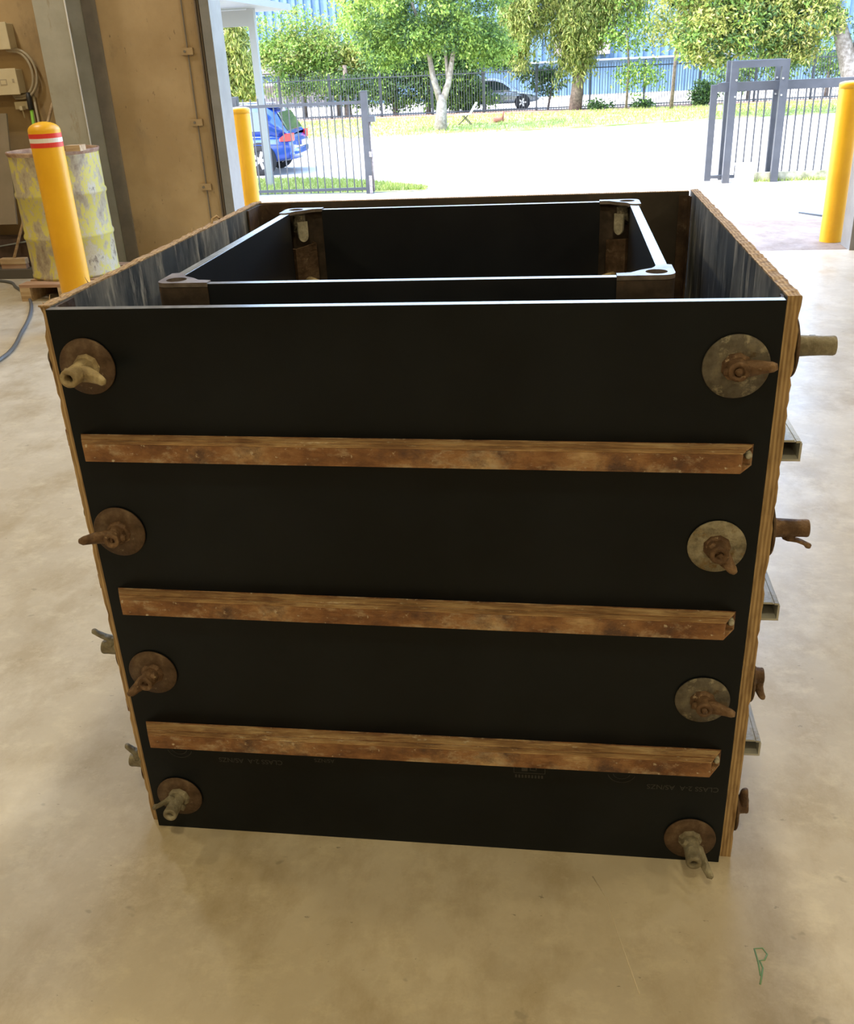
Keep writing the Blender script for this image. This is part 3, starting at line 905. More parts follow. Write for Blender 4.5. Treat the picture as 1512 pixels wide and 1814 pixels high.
# board leaning against the wall at the far left
Mx = Matrix.Translation((-4.02, 6.06, .42)) @ Matrix.Rotation(R(-14), 4, 'X')
tag(MB().box(-.7, .42, -.01, .01, 0, .86, 0, Mx).build('leaning_board', M['board']), 'large dull brown board leaning on the wall, leftmost under the socket', 'board')
bx = empty('carton', (-3.72, 6.2, 0), 'dark open carton with pale flap on the floor under the leaning board', 'carton')
MB().box(-4.3, -3.52, 6.08, 6.3, 0, .30).build('carton_body', M['dark_box'], bx)
MB().add([(-3.86, 6.07, .24), (-3.50, 6.05, .29), (-3.5, 6.25, .31), (-3.86, 6.27, .26), (-3.86, 6.07, .232), (-3.50, 6.05, .282), (-3.5, 6.25, .302), (-3.86, 6.27, .252)],
         [(0, 1, 2, 3), (7, 6, 5, 4), (0, 4, 5, 1), (1, 5, 6, 2), (2, 6, 7, 3), (3, 7, 4, 0)]).build('flap', M['canopy'], bx)
# hose on the floor
pts = []
ctrl = [(-4.6, 5.9), (-3.72, 5.81), (-3.42, 5.54), (-3.12, 5.18), (-2.86, 4.73), (-2.63, 4.19), (-2.42, 3.56), (-2.5, 2.8), (-3.2, 2.2)]
for i in range(len(ctrl) - 1):
    p0 = Vector(ctrl[max(i - 1, 0)]); p1 = Vector(ctrl[i]); p2 = Vector(ctrl[i + 1]); p3 = Vector(ctrl[min(i + 2, len(ctrl) - 1)])
    for k in range(6):
        u = k / 6
        q = .5 * ((2 * p1) + (-p0 + p2) * u + (2 * p0 - 5 * p1 + 4 * p2 - p3) * u * u + (-p0 + 3 * p1 - 3 * p2 + p3) * u ** 3)
        pts.append((q.x, q.y, .012))
tag(MB().tube(pts, .0115, 10).build('hose', M['hose']), 'dark grey hose curving over the floor at the left', 'hose')
# thin scratch lines and a green paint mark on the floor: thin paint films
M['scratch'] = mat('pale_scratch', (.68, .62, .5), 5, .6)
M['greenmark'] = mat('green_paint_scribble', (.22, .42, .28), 40, .7)
m = MB().tube([(.945, -.06, .0002), (.97, -.11, .0002), (.99, -.2, .0002), (1.02, -.32, .0002)], .0012, 4)
g = m.build('trim_6', M['scratch']); struct(g)
m = MB().tube([(1.236, -.262, .0003), (1.237, -.235, .0003), (1.235, -.205, .0003), (1.25, -.202, .0003), (1.256, -.215, .0003), (1.249, -.228, .0003), (1.24, -.23, .0003), (1.243, -.245, .0003), (1.238, -.262, .0003), (1.232, -.28, .0003)], .0016, 4)
struct(m.build('trim_7', M['greenmark']))
tag(MB().tube([(3.15, 8.47, -.008), (3.45, 7.9, .012), (3.9, 7.2, .012)], .010, 8).build('cable_lead', M['gatesteel']), 'thin grey rod lying on the apron beside the right bollard', 'rod')

# ------------------------------------------------------------------ gate and fences near the road
G = -.9
gate = empty('left_fence', (-4.3, 18.2, G), 'grey-blue steel picket fence on the left, in front of the blue car', 'fence')
MB().box(-6.6, -3.06, 18.17, 18.21, .77, .825).build('rail', M['gatesteel'], gate)
MB().box(-6.6, -3.06, 18.17, 18.21, -.83, -.78).build('rail', M['gatesteel'], gate)
x = -6.5
while x < -3.1:
    MB().box(x - .010, x + .010, 18.18, 18.20, -.87, .94).build('picket', M['gatesteel'], gate)
    x += .152
MB().box(-3.06, -2.93, 18.12, 18.25, G, .99).box(-3.065, -2.925, 18.115, 18.255, .99, 1.0).build('post', M['gatesteel'], gate)
MB().box(-5.70, -5.57, 18.24, 18.37, G, .99).build('post', M['gatesteel'], gate)
MB().box(-2.93, -2.80, 18.1, 18.24, .44, .55).build('latch_box', M['gatesteel'], gate)
MB().box(-2.80, -2.795, 18.11, 18.23, .45, .54).build('latch_plate', M['canopy'], gate)
m = MB().tube([(-2.905, 18.16, -.86), (-2.905, 18.16, .44)], .02, 8)
m.box(-2.95, -2.90, 18.1, 18.2, -.2, -.1).box(-2.98, -2.92, 18.08, 18.12, -.89, -.55)
m.build('drop_bolt', M['casting_top'], gate)

sg = empty('sliding_gate', (5.2, 18.42, G), 'grey-blue sliding picket gate on the right running through its guide frame', 'gate')
MB().box(3.58, 3.70, 18.38, 18.46, G + .02, .83).build('end_stile', M['gatesteel'], sg)
MB().box(3.70, 9.5, 18.38, 18.46, .70, .86).build('rail', M['gatesteel'], sg)
MB().box(3.70, 9.5, 18.38, 18.46, -.84, -.78).build('rail', M['gatesteel'], sg)
x = 4.0
while x < 7.6:
    MB().box(x - .012, x + .012, 18.405, 18.43, -.78, .70).build('picket', M['gatesteel'], sg)
    x += .145
for z in (-.1, .38):
    MB().box(3.72, 3.80, 18.34, 18.375, z, z + .1).build('hinge_stop', M['canopy'], sg)


def portal(y, label):
    p = empty('guide_frame', (4.4, y, G), label, 'gate frame', None)
    x0, x1 = 3.88, 4.90
    MB().box(x0, x0 + .13, y - .06, y + .06, G, 1.10).build('post', M['gatesteel'], p)
    MB().box(x1 - .13, x1, y - .06, y + .06, G, 1.10).build('post', M['gatesteel'], p)
    MB().box(x0, x1, y - .06, y + .06, 1.10, 1.22).build('crossbar', M['gatesteel'], p)
    m = MB()
    for x in (x0 + .1, x1 - .1):
        for z in (.62, .9):
            m.tube([(x, y - .06, z), (x, y - .075, z)], .018, 8)
    m.build('bolt_heads', M['canopy'], p)


portal(18.17, 'front grey-blue goal-shaped guide frame of the sliding gate')
portal(18.72, 'rear grey-blue goal-shaped guide frame, behind the sliding gate')
t = empty('gate_motor', (4.22, 17.9, G), 'white gate motor box at the foot of the guide frame', 'gate motor')
MB().box(4.08, 4.40, 17.78, 18.0, G, -.56).build('housing', M['motor'], t, bevel=.02)
MB().box(4.06, 4.42, 17.76, 18.02, -.56, -.52).build('lid', M['motor'], t, bevel=.012)
tag(MB().box(4.5, 9.6, 18.30, 18.37, G, -.74).build('kerb', M['kerb']), 'low mossy kerb board under the right gate', 'kerb', None)

# ------------------------------------------------------------------ canopy outside the door
cn = empty('canopy', (-7, 19.5, G), 'white flat-roofed canopy on slim posts just outside the door on the left', 'canopy')
MB().box(-9.5, -5.13, 16.6, 21.4, 2.60, 2.72).build('roof', M['canopy'], cn)
MB().box(-9.5, -5.6, 19.90, 20.02, 2.28, 2.58).build('beam', M['canopy'], cn)
MB().box(-5.67, -5.53, 19.89, 20.03, G, 2.60).build('post', M['canopy'], cn)
MB().box(-9.2, -9.06, 19.89, 20.03, G, 2.60).build('post', M['canopy'], cn)


# ------------------------------------------------------------------ cars
def loft(m, secs, mi, cap=True):
    n = len(secs[0]); vs = [v for s_ in secs for v in s_]
    fs = [(i * n + k, i * n + (k + 1) % n, (i + 1) * n + (k + 1) % n, (i + 1) * n + k) for i in range(len(secs) - 1) for k in range(n)]
    if cap: fs += [tuple(reversed(range(n))), tuple((len(secs) - 1) * n + k for k in range(n))]
    m.add(vs, fs, mi, True)


def car(name, x_rear, yc, z0, L, Wd, Hh, paint, label, suv=True, flip=1, glassr=None):
    """nose towards -x (flip=1)"""
    c = empty(name, (x_rear - flip * L / 2, yc, z0), label, 'car')
    X = lambda a: x_rear - flip * a          # a: distance from the tail
    hw = Wd / 2
    # lower body sections: (a, half width, bottom, belt height)
    belt = .98 if suv else .86
    S_ = [(0, .78, .42, belt * .72), (.05, .90, .34, belt * .86), (.22, .97, .28, belt * .98), (.7, 1.0, .24, belt), (L * .5, 1.0, .24, belt),
          (L * .72, 1.0, .24, belt * .97), (L * .86, .97, .26, belt * .88), (L * .95, .88, .3, belt * .76), (L, .7, .4, belt * .6)]
    secs = []
    for a, w, b, t in S_:
        w *= hw
        secs.append([Vector((X(a), yc + q * w, z0 + z)) for q, z in
                     ((-.86, b), (-.97, b + .1), (-1, b + (t - b) * .5), (-.985, b + (t - b) * .8), (-.92, t), (.92, t), (.985, b + (t - b) * .8), (1, b + (t - b) * .5), (.97, b + .1), (.86, b))])
    m = MB(); loft(m, secs, 0); body = m.build('body', paint, c)
    sm = body.modifiers.new('sub', 'SUBSURF'); sm.levels = sm.render_levels = 2
    # greenhouse
    if suv: Gp = [(.12, belt * .9, .2), (.42, Hh - .14, .8), (.62, Hh - .03, .86), (L * .3, Hh, .88), (L * .45, Hh - .01, .88), (L * .55, Hh - .07, .85), (L * .72, belt * .94, .75)]
    else: Gp = [(.55, belt * .95, .7), (1.0, Hh - .2, .76), (1.35, Hh - .05, .8), (L * .42, Hh, .82), (L * .5, Hh - .02, .82), (L * .58, Hh - .12, .8), (L * .74, belt * .94, .72)]
    secs = []
    for a, t, w in Gp:
        wb = hw * .93
        ww = hw * max(w, .7) * .93
        secs.append([Vector((X(a), yc - wb, z0 + belt * .88)), Vector((X(a), yc - (wb + ww) / 2, z0 + (belt + t) / 2)), Vector((X(a), yc - ww, z0 + t - .03)), Vector((X(a), yc - ww * .7, z0 + t)),
                     Vector((X(a), yc + ww * .7, z0 + t)), Vector((X(a), yc + ww, z0 + t - .03)), Vector((X(a), yc + (wb + ww) / 2, z0 + (belt + t) / 2)), Vector((X(a), yc + wb, z0 + belt * .88))])
    m = MB(); loft(m, secs, 0)
    cab = m.build('cabin', paint, c)
    # side windows
    for sgn in (-1, 1):
        m = MB()
        a0, a1 = (.62, L * .62) if suv else (1.2, L * .66)
        n = 14; lo = []; hi = []
        for i in range(n + 1):
            a = a0 + (a1 - a0) * i / n
            t = np.interp(a, [g_[0] for g_ in Gp], [g_[1] for g_ in Gp]) - .11
            zl = belt * 1.0 + .02
            t = max(t, zl + .01)
            k = (t - belt) / (Hh - belt)
            lo.append(Vector((X(a), yc + sgn * hw * .935, z0 + zl))); hi.append(Vector((X(a), yc + sgn * hw * (.935 - .08 * k), z0 + t)))
        vs = lo + hi
        dv = Vector((0, -sgn * .03, 0))
        m.add(vs + [v + dv for v in vs], [(i, i + 1, n + 2 + i, n + 1 + i) for i in range(n)] + [(2 * n + 2 + i, 3 * n + 3 + i, 3 * n + 4 + i, 2 * n + 3 + i) for i in range(n)])
        m.build('side_window', M['carglass'], cab)
        for a in ((L * .38, L * .5) if suv else (L * .45,)):
            MB().box(X(a) - .03, X(a) + .03, yc + sgn * hw * .9 - .035, yc + sgn * hw * .9 + .035, z0 + belt, z0 + Hh - .12).build('pillar', M['tyre'], cab)
    # rear glass
    g0, g1 = Gp[0], Gp[1]
    m = MB()
    def gp(f, y): 
        a = g0[0] + (g1[0] - g0[0]) * f; t = g0[1] + (g1[1] - g0[1]) * f
        return Vector((X(a) + flip * .03, yc + y, z0 + t + .02))
    m.add([gp(.18, -hw * .72), gp(.18, hw * .72), gp(.93, hw * .62), gp(.93, -hw * .62)] + [q + Vector((-flip * .03, 0, -.02)) for q in (gp(.18, -hw * .72), gp(.18, hw * .72), gp(.93, hw * .62), gp(.93, -hw * .62))],
          [(0, 1, 2, 3), (7, 6, 5, 4), (0, 4, 5, 1), (1, 5, 6, 2), (2, 6, 7, 3), (3, 7, 4, 0)])
    m.build('rear_window', glassr or M['carglass'], cab)
    if suv:
        MB().box(X(.62), X(.30), yc - hw * .72, yc + hw * .72, z0 + Hh - .06, z0 + Hh - .02).build('spoiler', paint, cab, bevel=.012)
        for sgn in (-1, 1):
            MB().tube([(X(.75), yc + sgn * hw * .68, z0 + Hh + .02), (X(L * .5), yc + sgn * hw * .68, z0 + Hh + .05)], .018, 8).build('roof_rail', M['alloy'], cab)
    # lamps, bumper, plate
    for sgn in (-1, 1):
        m = MB()
        pts = [(.015, .72), (.05, .93), (.14, .985), (.30, 1.002)]
        vs = []
        for a, w in pts:
            hgt = .17 if a < .2 else .06
            vs += [Vector((X(a) + flip * .012, yc + sgn * (hw * w + .008), z0 + belt * .80 - .02)), Vector((X(a) + flip * .012, yc + sgn * (hw * w + .008), z0 + belt * .80 + hgt - .02))]
        dvv = Vector((-flip * .04, -sgn * .04, 0))
        m.add(vs + [v + dvv for v in vs], [(2 * i, 2 * i + 2, 2 * i + 3, 2 * i + 1) for i in range(3)] + [(8 + 2 * i, 9 + 2 * i, 11 + 2 * i, 10 + 2 * i) for i in range(3)] + [(0, 1, 9, 8), (6, 14, 15, 7)])
        m.build('tail_lamp', M['tail'], body)
    bm_ = MB()
    loft(bm_, [[Vector((X(-.03 + .12 * abs(q) ** 3), yc + q * hw * .93, z0 + .34 + dz_)) for dz_ in (0,)] + [Vector((X(-.05 + .12 * abs(q) ** 3), yc + q * hw * .93, z0 + .42)), Vector((X(-.04 + .12 * abs(q) ** 3), yc + q * hw * .93, z0 + .58)), Vector((X(.1), yc + q * hw * .9, z0 + .6)), Vector((X(.1), yc + q * hw * .9, z0 + .34))] for q in np.linspace(-1, 1, 13)], 0)
    bm_.build('rear_bumper', paint, body)
    MB().box(min(X(-.07), X(-.055)), max(X(-.07), X(-.055)), yc - .25, yc + .25, z0 + .62, z0 + .74).build('number_plate', M['plate'], body)
    for sgn in (-1, 1):
        MB().tube([(X(.3), yc + sgn * hw * 1.002, z0 + belt * .7), (X(L * .5), yc + sgn * hw * 1.012, z0 + belt * .74), (X(L * .8), yc + sgn * hw * 1.0, z0 + belt * .7)], .012, 6).build('body_crease', paint, body)
    rw = .35 if suv else .31
    for a in (.85, L - .9):
        for sgn in (-1, 1):
            y_ = yc + sgn * (hw - .10)
            Mx = Matrix.Translation((X(a), y_, z0 + rw)) @ Matrix.Rotation(-sgn * PI / 2, 4, 'X')
            m = MB().lathe([(rw * .62, -.1), (rw * .95, -.1), (rw, -.06), (rw, .08), (rw * .95, .115), (rw * .64, .112)], n=32, M=Mx)
            wh = m.build('wheel', M['tyre'], c)
            m = MB().lathe([(rw * .64, .112), (rw * .60, .10), (rw * .56, .03), (0, .03)], n=32, M=Mx, mi=1)
            for k in range(5):
                Rk = Mx @ Matrix.Rotation(2 * PI * k / 5, 4, 'Z')
                m.box(.03, rw * .62, -.035, .035, .07, .10, 0, Rk)
            m.lathe([(0, .108), (.06, .105), (.06, .07)], n=16, M=Mx)
            m.build('rim', [M['alloy'], M['tyre']], wh)
        MB().lathe([(rw + .06, -.02), (rw + .06, .0), (0, 0)], n=28, M=Matrix.Translation((X(a), yc - hw * .999, z0 + rw)) @ Matrix.Rotation(PI / 2, 4, 'X')).build('wheel_arch', M['tyre'], body)
    return c


car('blue_car', -5.60, 23.1, G, 4.6, 1.86, 1.56, M['carblue'], 'blue estate-style car parked behind the left fence, tail towards the driveway', True, 1, M['carglass_rear'])
car('silver_car', -4.65, 49.3, G, 4.4, 1.8, 1.42, M['cargrey'], 'silver car parked behind the far black fence, seen through the pickets', False, -1)

# ------------------------------------------------------------------ far fence
pf = empty('boundary_fence', (0, 45.7, G), 'long black picket fence along the far garden edge, under the trees', 'fence')
for k in range(19):
    x0 = -22 + k * 2.4
    m = MB()
    for i in range(20):
        x = x0 + .12 * i + .06
        m.box(x - .012, x + .012, 45.69, 45.71, G + .05, 1.0)
    m.box(x0, x0 + 2.4, 45.67, 45.69, .80, .845).box(x0, x0 + 2.4, 45.67, 45.69, G + .12, G + .165)
    m.build('fence_panel', M['fence_black'], pf)
    MB().box(x0 - .035, x0 + .035, 45.71, 45.79, G, 1.08).build('post', M['fence_black'], pf)

# ------------------------------------------------------------------ warehouse
wh = empty('warehouse', (0, 64, G), 'long pale blue corrugated metal warehouse behind the trees', 'building')


def ribs(x0, x1, y, z0, z1, name, mt, pitch=.5, depth=.12):
    m = MB(); pts = []
    x = x0
    while x < x1:
        pts += [(x, y), (x + pitch * .45, y), (x + pitch * .55, y - depth), (x + pitch * .9, y - depth)]
        x += pitch
    vs = [(a, b, z0) for a, b in pts] + [(a, b, z1) for a, b in pts]
    n = len(pts)
    m.add(vs, [(i, i + 1, n + i + 1, n + i) for i in range(n - 1)])
    # back sheet keeps the wall solid
    m.box(x0, x1, y + .02, y + .2, z0, z1)
    return m.build(name, mt, wh)


ribs(-34, 36, 62.4, 1.0, 9.5, 'upper_cladding', M['blue'])
ribs(-34, 36, 62.6, G, .95, 'lower_cladding', M['blue_pale'], .5, .05)
MB().box(-34, 36, 62.1, 62.5, .95, 1.06).build('ledge', M['canopy'], wh)
MB().box(-20.5, -9.5, 61.9, 62.2, 1.1, 2.5).build('brown_band', M['brick'], wh)
for x0 in (-20, -17.8, -13.2, -11):
    w = MB().box(x0, x0 + 1.7, 61.86, 61.9, 1.35, 2.15, 0)
    for q in range(5): w.box(x0, x0 + 1.7, 61.82, 61.86, 1.4 + q * .15, 1.45 + q * .15, 1)
    w.build('louvred_window', [M['carglass'], M['canopy']], wh)
MB().box(-19, -13.5, 61.0, 62.1, .42, .55).build('awning', M['canopy'], wh)
MB().box(-18.5, -14, 62.3, 62.5, G, .42).build('roller_door', M['brick'], wh)
MB().box(.2, 3.5, 62.0, 62.25, 1.3, 2.0).build('vent', M['brick'], wh)
t = empty('forklift', (-18.5, 57, G), 'orange machine half hidden behind the far left fence', 'machine')
MB().box(-18.6, -16.9, 56.4, 57.6, G + .3, .1).build('machine_body', M['orange'], t, bevel=.05)
MB().box(-17.3, -16.9, 56.5, 57.5, .1, .9).build('cab_frame', M['fence_black'], t)
for x in (-18.3, -17.2):
    MB().lathe([(.0, 0), (.3, 0), (.3, .2), (0, .2)], n=20, M=Matrix.Translation((x, 56.4, G + .3)) @ Matrix.Rotation(PI / 2, 4, 'X')).build('wheel', M['tyre'], t)

# ------------------------------------------------------------------ garden ground
rng = np.random.default_rng(7)


def curve_edge(x):
    return 34.2 + .75 * math.sin(x * .21 + .6) + (1.0 if x > 2 else 0) * min((x - 2) * .35, 3.2) - .5 * math.exp(-(x + 3) ** 2 / 12)


m = MB(); V = []; Fc = []
xs = np.linspace(-26, 28, 60)
for x in xs: V += [(x, curve_edge(x), -.885), (x, 44.6, -.885), (x, curve_edge(x), -.94), (x, 44.6, -.94)]
for i in range(59):
    a = 4 * i; Fc += [(a, a + 4, a + 5, a + 1), (a, a + 2, a + 6, a + 4), (a + 1, a + 5, a + 7, a + 3)]
m.add(V, Fc)
M['turf'] = mat('turf', [(.35, (.15, .21, .05)), (.5, (.26, .31, .09)), (.65, (.38, .40, .16))], 1.2, .95, detail=8)
tag(m.build('lawn', M['turf']), 'strip of mown lawn between driveway and far fence', 'lawn', kind='structure')
struct(MB().box(-26, 28, 44.5, 46.6, -.95, -.86).build('garden_bed', M['mulch']))
m = MB(); V = []; Fc = []
for i, (x, y0, y1) in enumerate([(-7.5, 18.6, 21.6), (-5.5, 18.5, 21.3), (-4.2, 18.4, 20.8), (-3.0, 18.3, 19.9), (-2.2, 18.3, 19.1), (-1.9, 18.4, 18.8)]):
    V += [(x, y0, -.89), (x, y1, -.89)]
    if i: a = 2 * i; Fc.append((a - 2, a, a + 1, a - 1))
m.add(V, Fc)
tag(m.build('verge', M['turf']), 'small grass verge behind the left picket fence', 'lawn', kind='structure')


def blades(name, region, n, h, label):
    """region: function returning x,y arrays"""
    x, y, z = region(n)
    a = rng.uniform(0, 2 * PI, n); w = h * .16
    hh = h * rng.uniform(.5, 1.3, n); lx = rng.normal(0, .35, n) * h; ly = rng.normal(0, .35, n) * h
    v = np.zeros((n, 3, 3))
    v[:, 0] = np.stack([x - w * np.cos(a), y - w * np.sin(a), z], 1)
    v[:, 1] = np.stack([x + w * np.cos(a), y + w * np.sin(a), z], 1)
    v[:, 2] = np.stack([x + lx, y + ly, z + hh], 1)
    me = bpy.data.meshes.new(name)
    me.vertices.add(3 * n); me.vertices.foreach_set('co', v.ravel())
    me.loops.add(3 * n); me.loops.foreach_set('vertex_index', np.arange(3 * n, dtype=np.int32))
    me.polygons.add(n); me.polygons.foreach_set('loop_start', np.arange(0, 3 * n, 3, dtype=np.int32)); me.polygons.foreach_set('loop_total', np.full(n, 3, dtype=np.int32))
    me.update(calc_edges=True); me.materials.append(M['grass'])
    o = bpy.data.objects.new(name, me); COL.objects.link(o)
    return tag(o, label, 'grass', kind='stuff')


def reg_lawn(n):
    x = rng.uniform(-22, 24, n); e = np.array([curve_edge(q) for q in x]); y = e + (44.5 - e) * rng.uniform(0, 1, n) ** 1.0
    return x, y, np.full(n, -.886)


def reg_verge(n):
    x = rng.uniform(-7.5, -1.9, n); y1 = np.interp(x, [-7.5, -5.5, -4.2, -3, -2.2, -1.9], [21.6, 21.3, 20.8, 19.9, 19.1, 18.8]); y = 18.45 + (y1 - 18.45) * rng.uniform(0, 1, n)
    return x, y, np.full(n, -.89)


def reg_kerb(n):
    return rng.uniform(4.4, 9, n), 18.24 + .05 * rng.normal(0, 1, n), np.full(n, -.9)


blades('lawn_grass', reg_lawn, 26000, .11, 'short bright grass growing over the lawn strip')
blades('verge_grass', reg_verge, 9000, .07, 'short grass on the verge behind the left fence')
blades('kerb_grass', reg_kerb, 900, .07, 'thin grass tufts along the mossy kerb under the right gate')


# ------------------------------------------------------------------ trees
def leaf_mesh(name, pts, size, mt, parent, droop=0.0, aspect=.45):
    n = len(pts)
    d = rng.normal(0, 1, (n, 3)); d[:, 2] -= droop; d /= np.linalg.norm(d, axis=1)[:, None]
    e = rng.normal(0, 1, (n, 3)); e -= d * (e * d).sum(1)[:, None]; e /= np.linalg.norm(e, axis=1)[:, None]
    s = size * rng.uniform(.6, 1.35, n)[:, None]
    v = np.zeros((n, 4, 3))
    v[:, 0] = pts; v[:, 1] = pts + d * s * .5 + e * s * aspect * .5; v[:, 2] = pts + d * s; v[:, 3] = pts + d * s * .5 - e * s * aspect * .5
    c = np.array(LOC[parent.name])
    v -= c
    me = bpy.data.meshes.new(name)
    me.vertices.add(4 * n); me.vertices.foreach_set('co', v.ravel())
    me.loops.add(4 * n); me.loops.foreach_set('vertex_index', np.arange(4 * n, dtype=np.int32))
    me.polygons.add(n); me.polygons.foreach_set('loop_start', np.arange(0, 4 * n, 4, dtype=np.int32)); me.polygons.foreach_set('loop_total', np.full(n, 4, dtype=np.int32))
    me.update(calc_edges=True); me.materials.append(mt)
    o = bpy.data.objects.new(name, me); COL.objects.link(o); o.parent = parent
    return o


LEAF_N = 1.0


def blob_pts(blobs, per, cl=.38, shell=.55):
    out = []
    for (cx, cy, cz, rx, ry, rz, ncl) in blobs:
        d = rng.normal(0, 1, (ncl, 3)); d /= np.linalg.norm(d, axis=1)[:, None]
        r = rng.uniform(shell ** 3, 1, ncl) ** (1 / 3)
        c = np.array([cx, cy, cz]) + d * r[:, None] * np.array([rx, ry, rz])
        k = rng.normal(0, cl, (ncl, per, 3)) * np.array([1, 1, .6])
        out.append((c[:, None, :] + k).reshape(-1, 3))
    p = np.concatenate(out)
    return p[p[:, 2] > G + .08]


def strand_pts(blobs, per, lo=.8, hi=2.4):
    out = []
    for (cx, cy, cz, rx, ry, rz, ns) in blobs:
        d = rng.normal(0, 1, (ns, 3)); d /= np.linalg.norm(d, axis=1)[:, None]
        c = np.array([cx, cy, cz]) + d * np.array([rx, ry, rz]) * rng.uniform(.5, 1, ns)[:, None]
        L = rng.uniform(lo, hi, ns)
        t = rng.uniform(0, 1, (ns, per))
        p = np.repeat(c[:, None, :], per, 1)
        p[:, :, 2] -= t * L[:, None]
        p[:, :, 0] += rng.normal(0, .10, (ns, per)) + (rng.normal(0, .25, ns)[:, None]) * t
        p[:, :, 1] += rng.normal(0, .10, (ns, per))
        out.append(p.reshape(-1, 3))
    p = np.concatenate(out)
    return p[p[:, 2] > G + .1]


def tree(name, base, label, cat, trunks, blobs, leafm, size, per=46, barkm='bark', weep=None, cl=.38, group=None, aspect=.45, shell=.55):
    t = empty(name, base, label, cat, group)
    for pts, r0, r1 in trunks:
        k = len(pts)
        MB().tube(pts, [r0 + (r1 - r0) * i / (k - 1) for i in range(k)], 10).build('trunk', M[barkm], t)
    if weep:
        P = strand_pts(blobs, per, *weep); leaf_mesh('foliage', P, size, M[leafm], t, droop=1.6, aspect=aspect * .55)
    else:
        P = blob_pts(blobs, per, cl, shell)
        lm = leafm if isinstance(leafm, tuple) else (leafm,)
        k = rng.integers(0, len(lm), len(P) // per + 1).repeat(per)[:len(P)]
        for q, nm in enumerate(lm):
            leaf_mesh('foliage', P[k == q], size, M[nm], t, droop=.5, aspect=aspect)
    return t


tx, ty = -3.57, 35.5
tree('shade_tree', (tx, ty, G), 'round bright green tree with pale forked trunk on the lawn, centre left', 'tree',
     [([(tx - .02, ty, G), (tx, ty, G + .5), (tx + .04, ty, .1), (tx + .04, ty, .32)], .23, .15),
      ([(tx + .0, ty, .05), (tx - .25, ty, .9), (tx - .42, ty + .1, 1.9), (tx - .9, ty, 3.3)], .13, .05),
      ([(tx + .05, ty, .05), (tx + .30, ty, .7), (tx + .5, ty - .1, 1.6), (tx + .9, ty, 3.0)], .14, .05),
      ([(tx + .3, ty, .7), (tx + .22, ty + .1, 1.6), (tx + .1, ty, 3.2)], .08, .03),
      ([(tx - .42, ty, 1.9), (tx - 1.3, ty + .2, 2.8)], .05, .02)],
     [(tx - .6, ty, 4.3, 2.6, 2.4, 2.6, 330), (tx + .9, ty + .2, 3.6, 1.6, 1.8, 2.2, 170), (tx - 2.3, ty + .2, 3.4, 1.4, 1.6, 1.7, 140), (tx - 1.9, ty, 1.9, .9, 1.0, .6, 50), (tx + 1.9, ty + .3, 1.7, .8, .8, .6, 40), (tx, ty - .6, 2.3, 1.6, .8, .6, 50)],
     ('leaf_mid', 'leaf_mid', 'leaf_fresh', 'leaf_dark'), .13, 66, cl=.2)
tx, ty = 1.45, 45.2
tree('weeping_tree', (tx, ty, G), 'weeping olive-green tree with reddish trunk by the silver car', 'tree',
     [([(tx - .1, ty, G), (tx, ty, .3), (tx + .1, ty, 1.6), (tx - .4, ty, 4.0)], .30, .16), ([(tx + .1, ty, .6), (tx + .9, ty, 2.6), (tx + 1.6, ty, 4.4)], .2, .08)],
     [(tx - 2.3, ty, 3.8, 1.1, 1.2, .9, 90), (tx - .1, ty - .2, 3.6, 1.4, 1.2, 1.2, 150), (tx + 1.4, ty, 4.3, 1.6, 1.2, 1.2, 80), (tx - .1, ty - .2, 2.3, .7, .6, .6, 50), (tx - 1, ty, 5.6, 3, 2, 1.4, 130), (tx - 2.5, ty, 2.8, .4, .4, .5, 26)],
     'leaf_olive', .2, 105, 'bark_dark', weep=(.7, 2.1))
tx, ty = 10.9, 37.2
tree('spreading_tree', (tx, ty, G), 'big spreading tree with yellow-green leaves and ribbed grey trunk, far right', 'tree',
     [([(tx + .3, ty, G), (tx + .05, ty, .3), (tx - .35, ty, 1.4), (tx - .95, ty, 2.8), (tx - 1.6, ty, 4.2)], .38, .17), ([(tx + .2, ty, -.2), (tx + .2, ty + .1, 1.3), (tx + .3, ty, 3.0), (tx + .8, ty, 4.6)], .24, .12),
      ([(tx - .9, ty, 2.7), (tx - 2.6, ty, 3.5), (tx - 4.6, ty, 3.7), (tx - 5.6, ty, 3.2)], .12, .04)],
     [(tx - 1.9, ty - .6, 2.3, 1.3, 1.0, .9, 120), (tx - 3.6, ty - .3, 2.2, 1.5, 1.1, 1.0, 160), (tx - 5.0, ty - .3, 1.9, 1.1, 1.0, 1.1, 130), (tx - 3.6, ty, 4.2, 3.4, 2.0, 1.3, 260), (tx + .9, ty - .3, 2.3, .8, 1.0, 1.3, 80), (tx - .3, ty, 5.0, 2.2, 2, 1.3, 120), (tx - 5.9, ty, 3.6, .9, .8, 1.2, 70), (tx - 2.2, ty - .3, 1.2, .9, .6, .4, 40)],
     ('leaf_yellow', 'leaf_mid', 'leaf_yellow', 'leaf_dark'), .17, 62, cl=.2, aspect=.36)
tree('weeping_shrub', (-12.6, 40.0, G), 'yellowish weeping tree just right of the door frame, behind the canopy post', 'tree',
     [([(-12.9, 40, G), (-12.8, 40, 1.6), (-12.5, 40, 3.4)], .15, .07)],
     [(-12.9, 40, 3.0, 1.0, .9, 1.2, 100), (-12.4, 40, 1.8, .7, .6, .6, 45), (-13.4, 40, 1.6, .6, .6, .6, 45)], 'leaf_yellow', .22, 110, 'bark_dark', weep=(.8, 2.2))
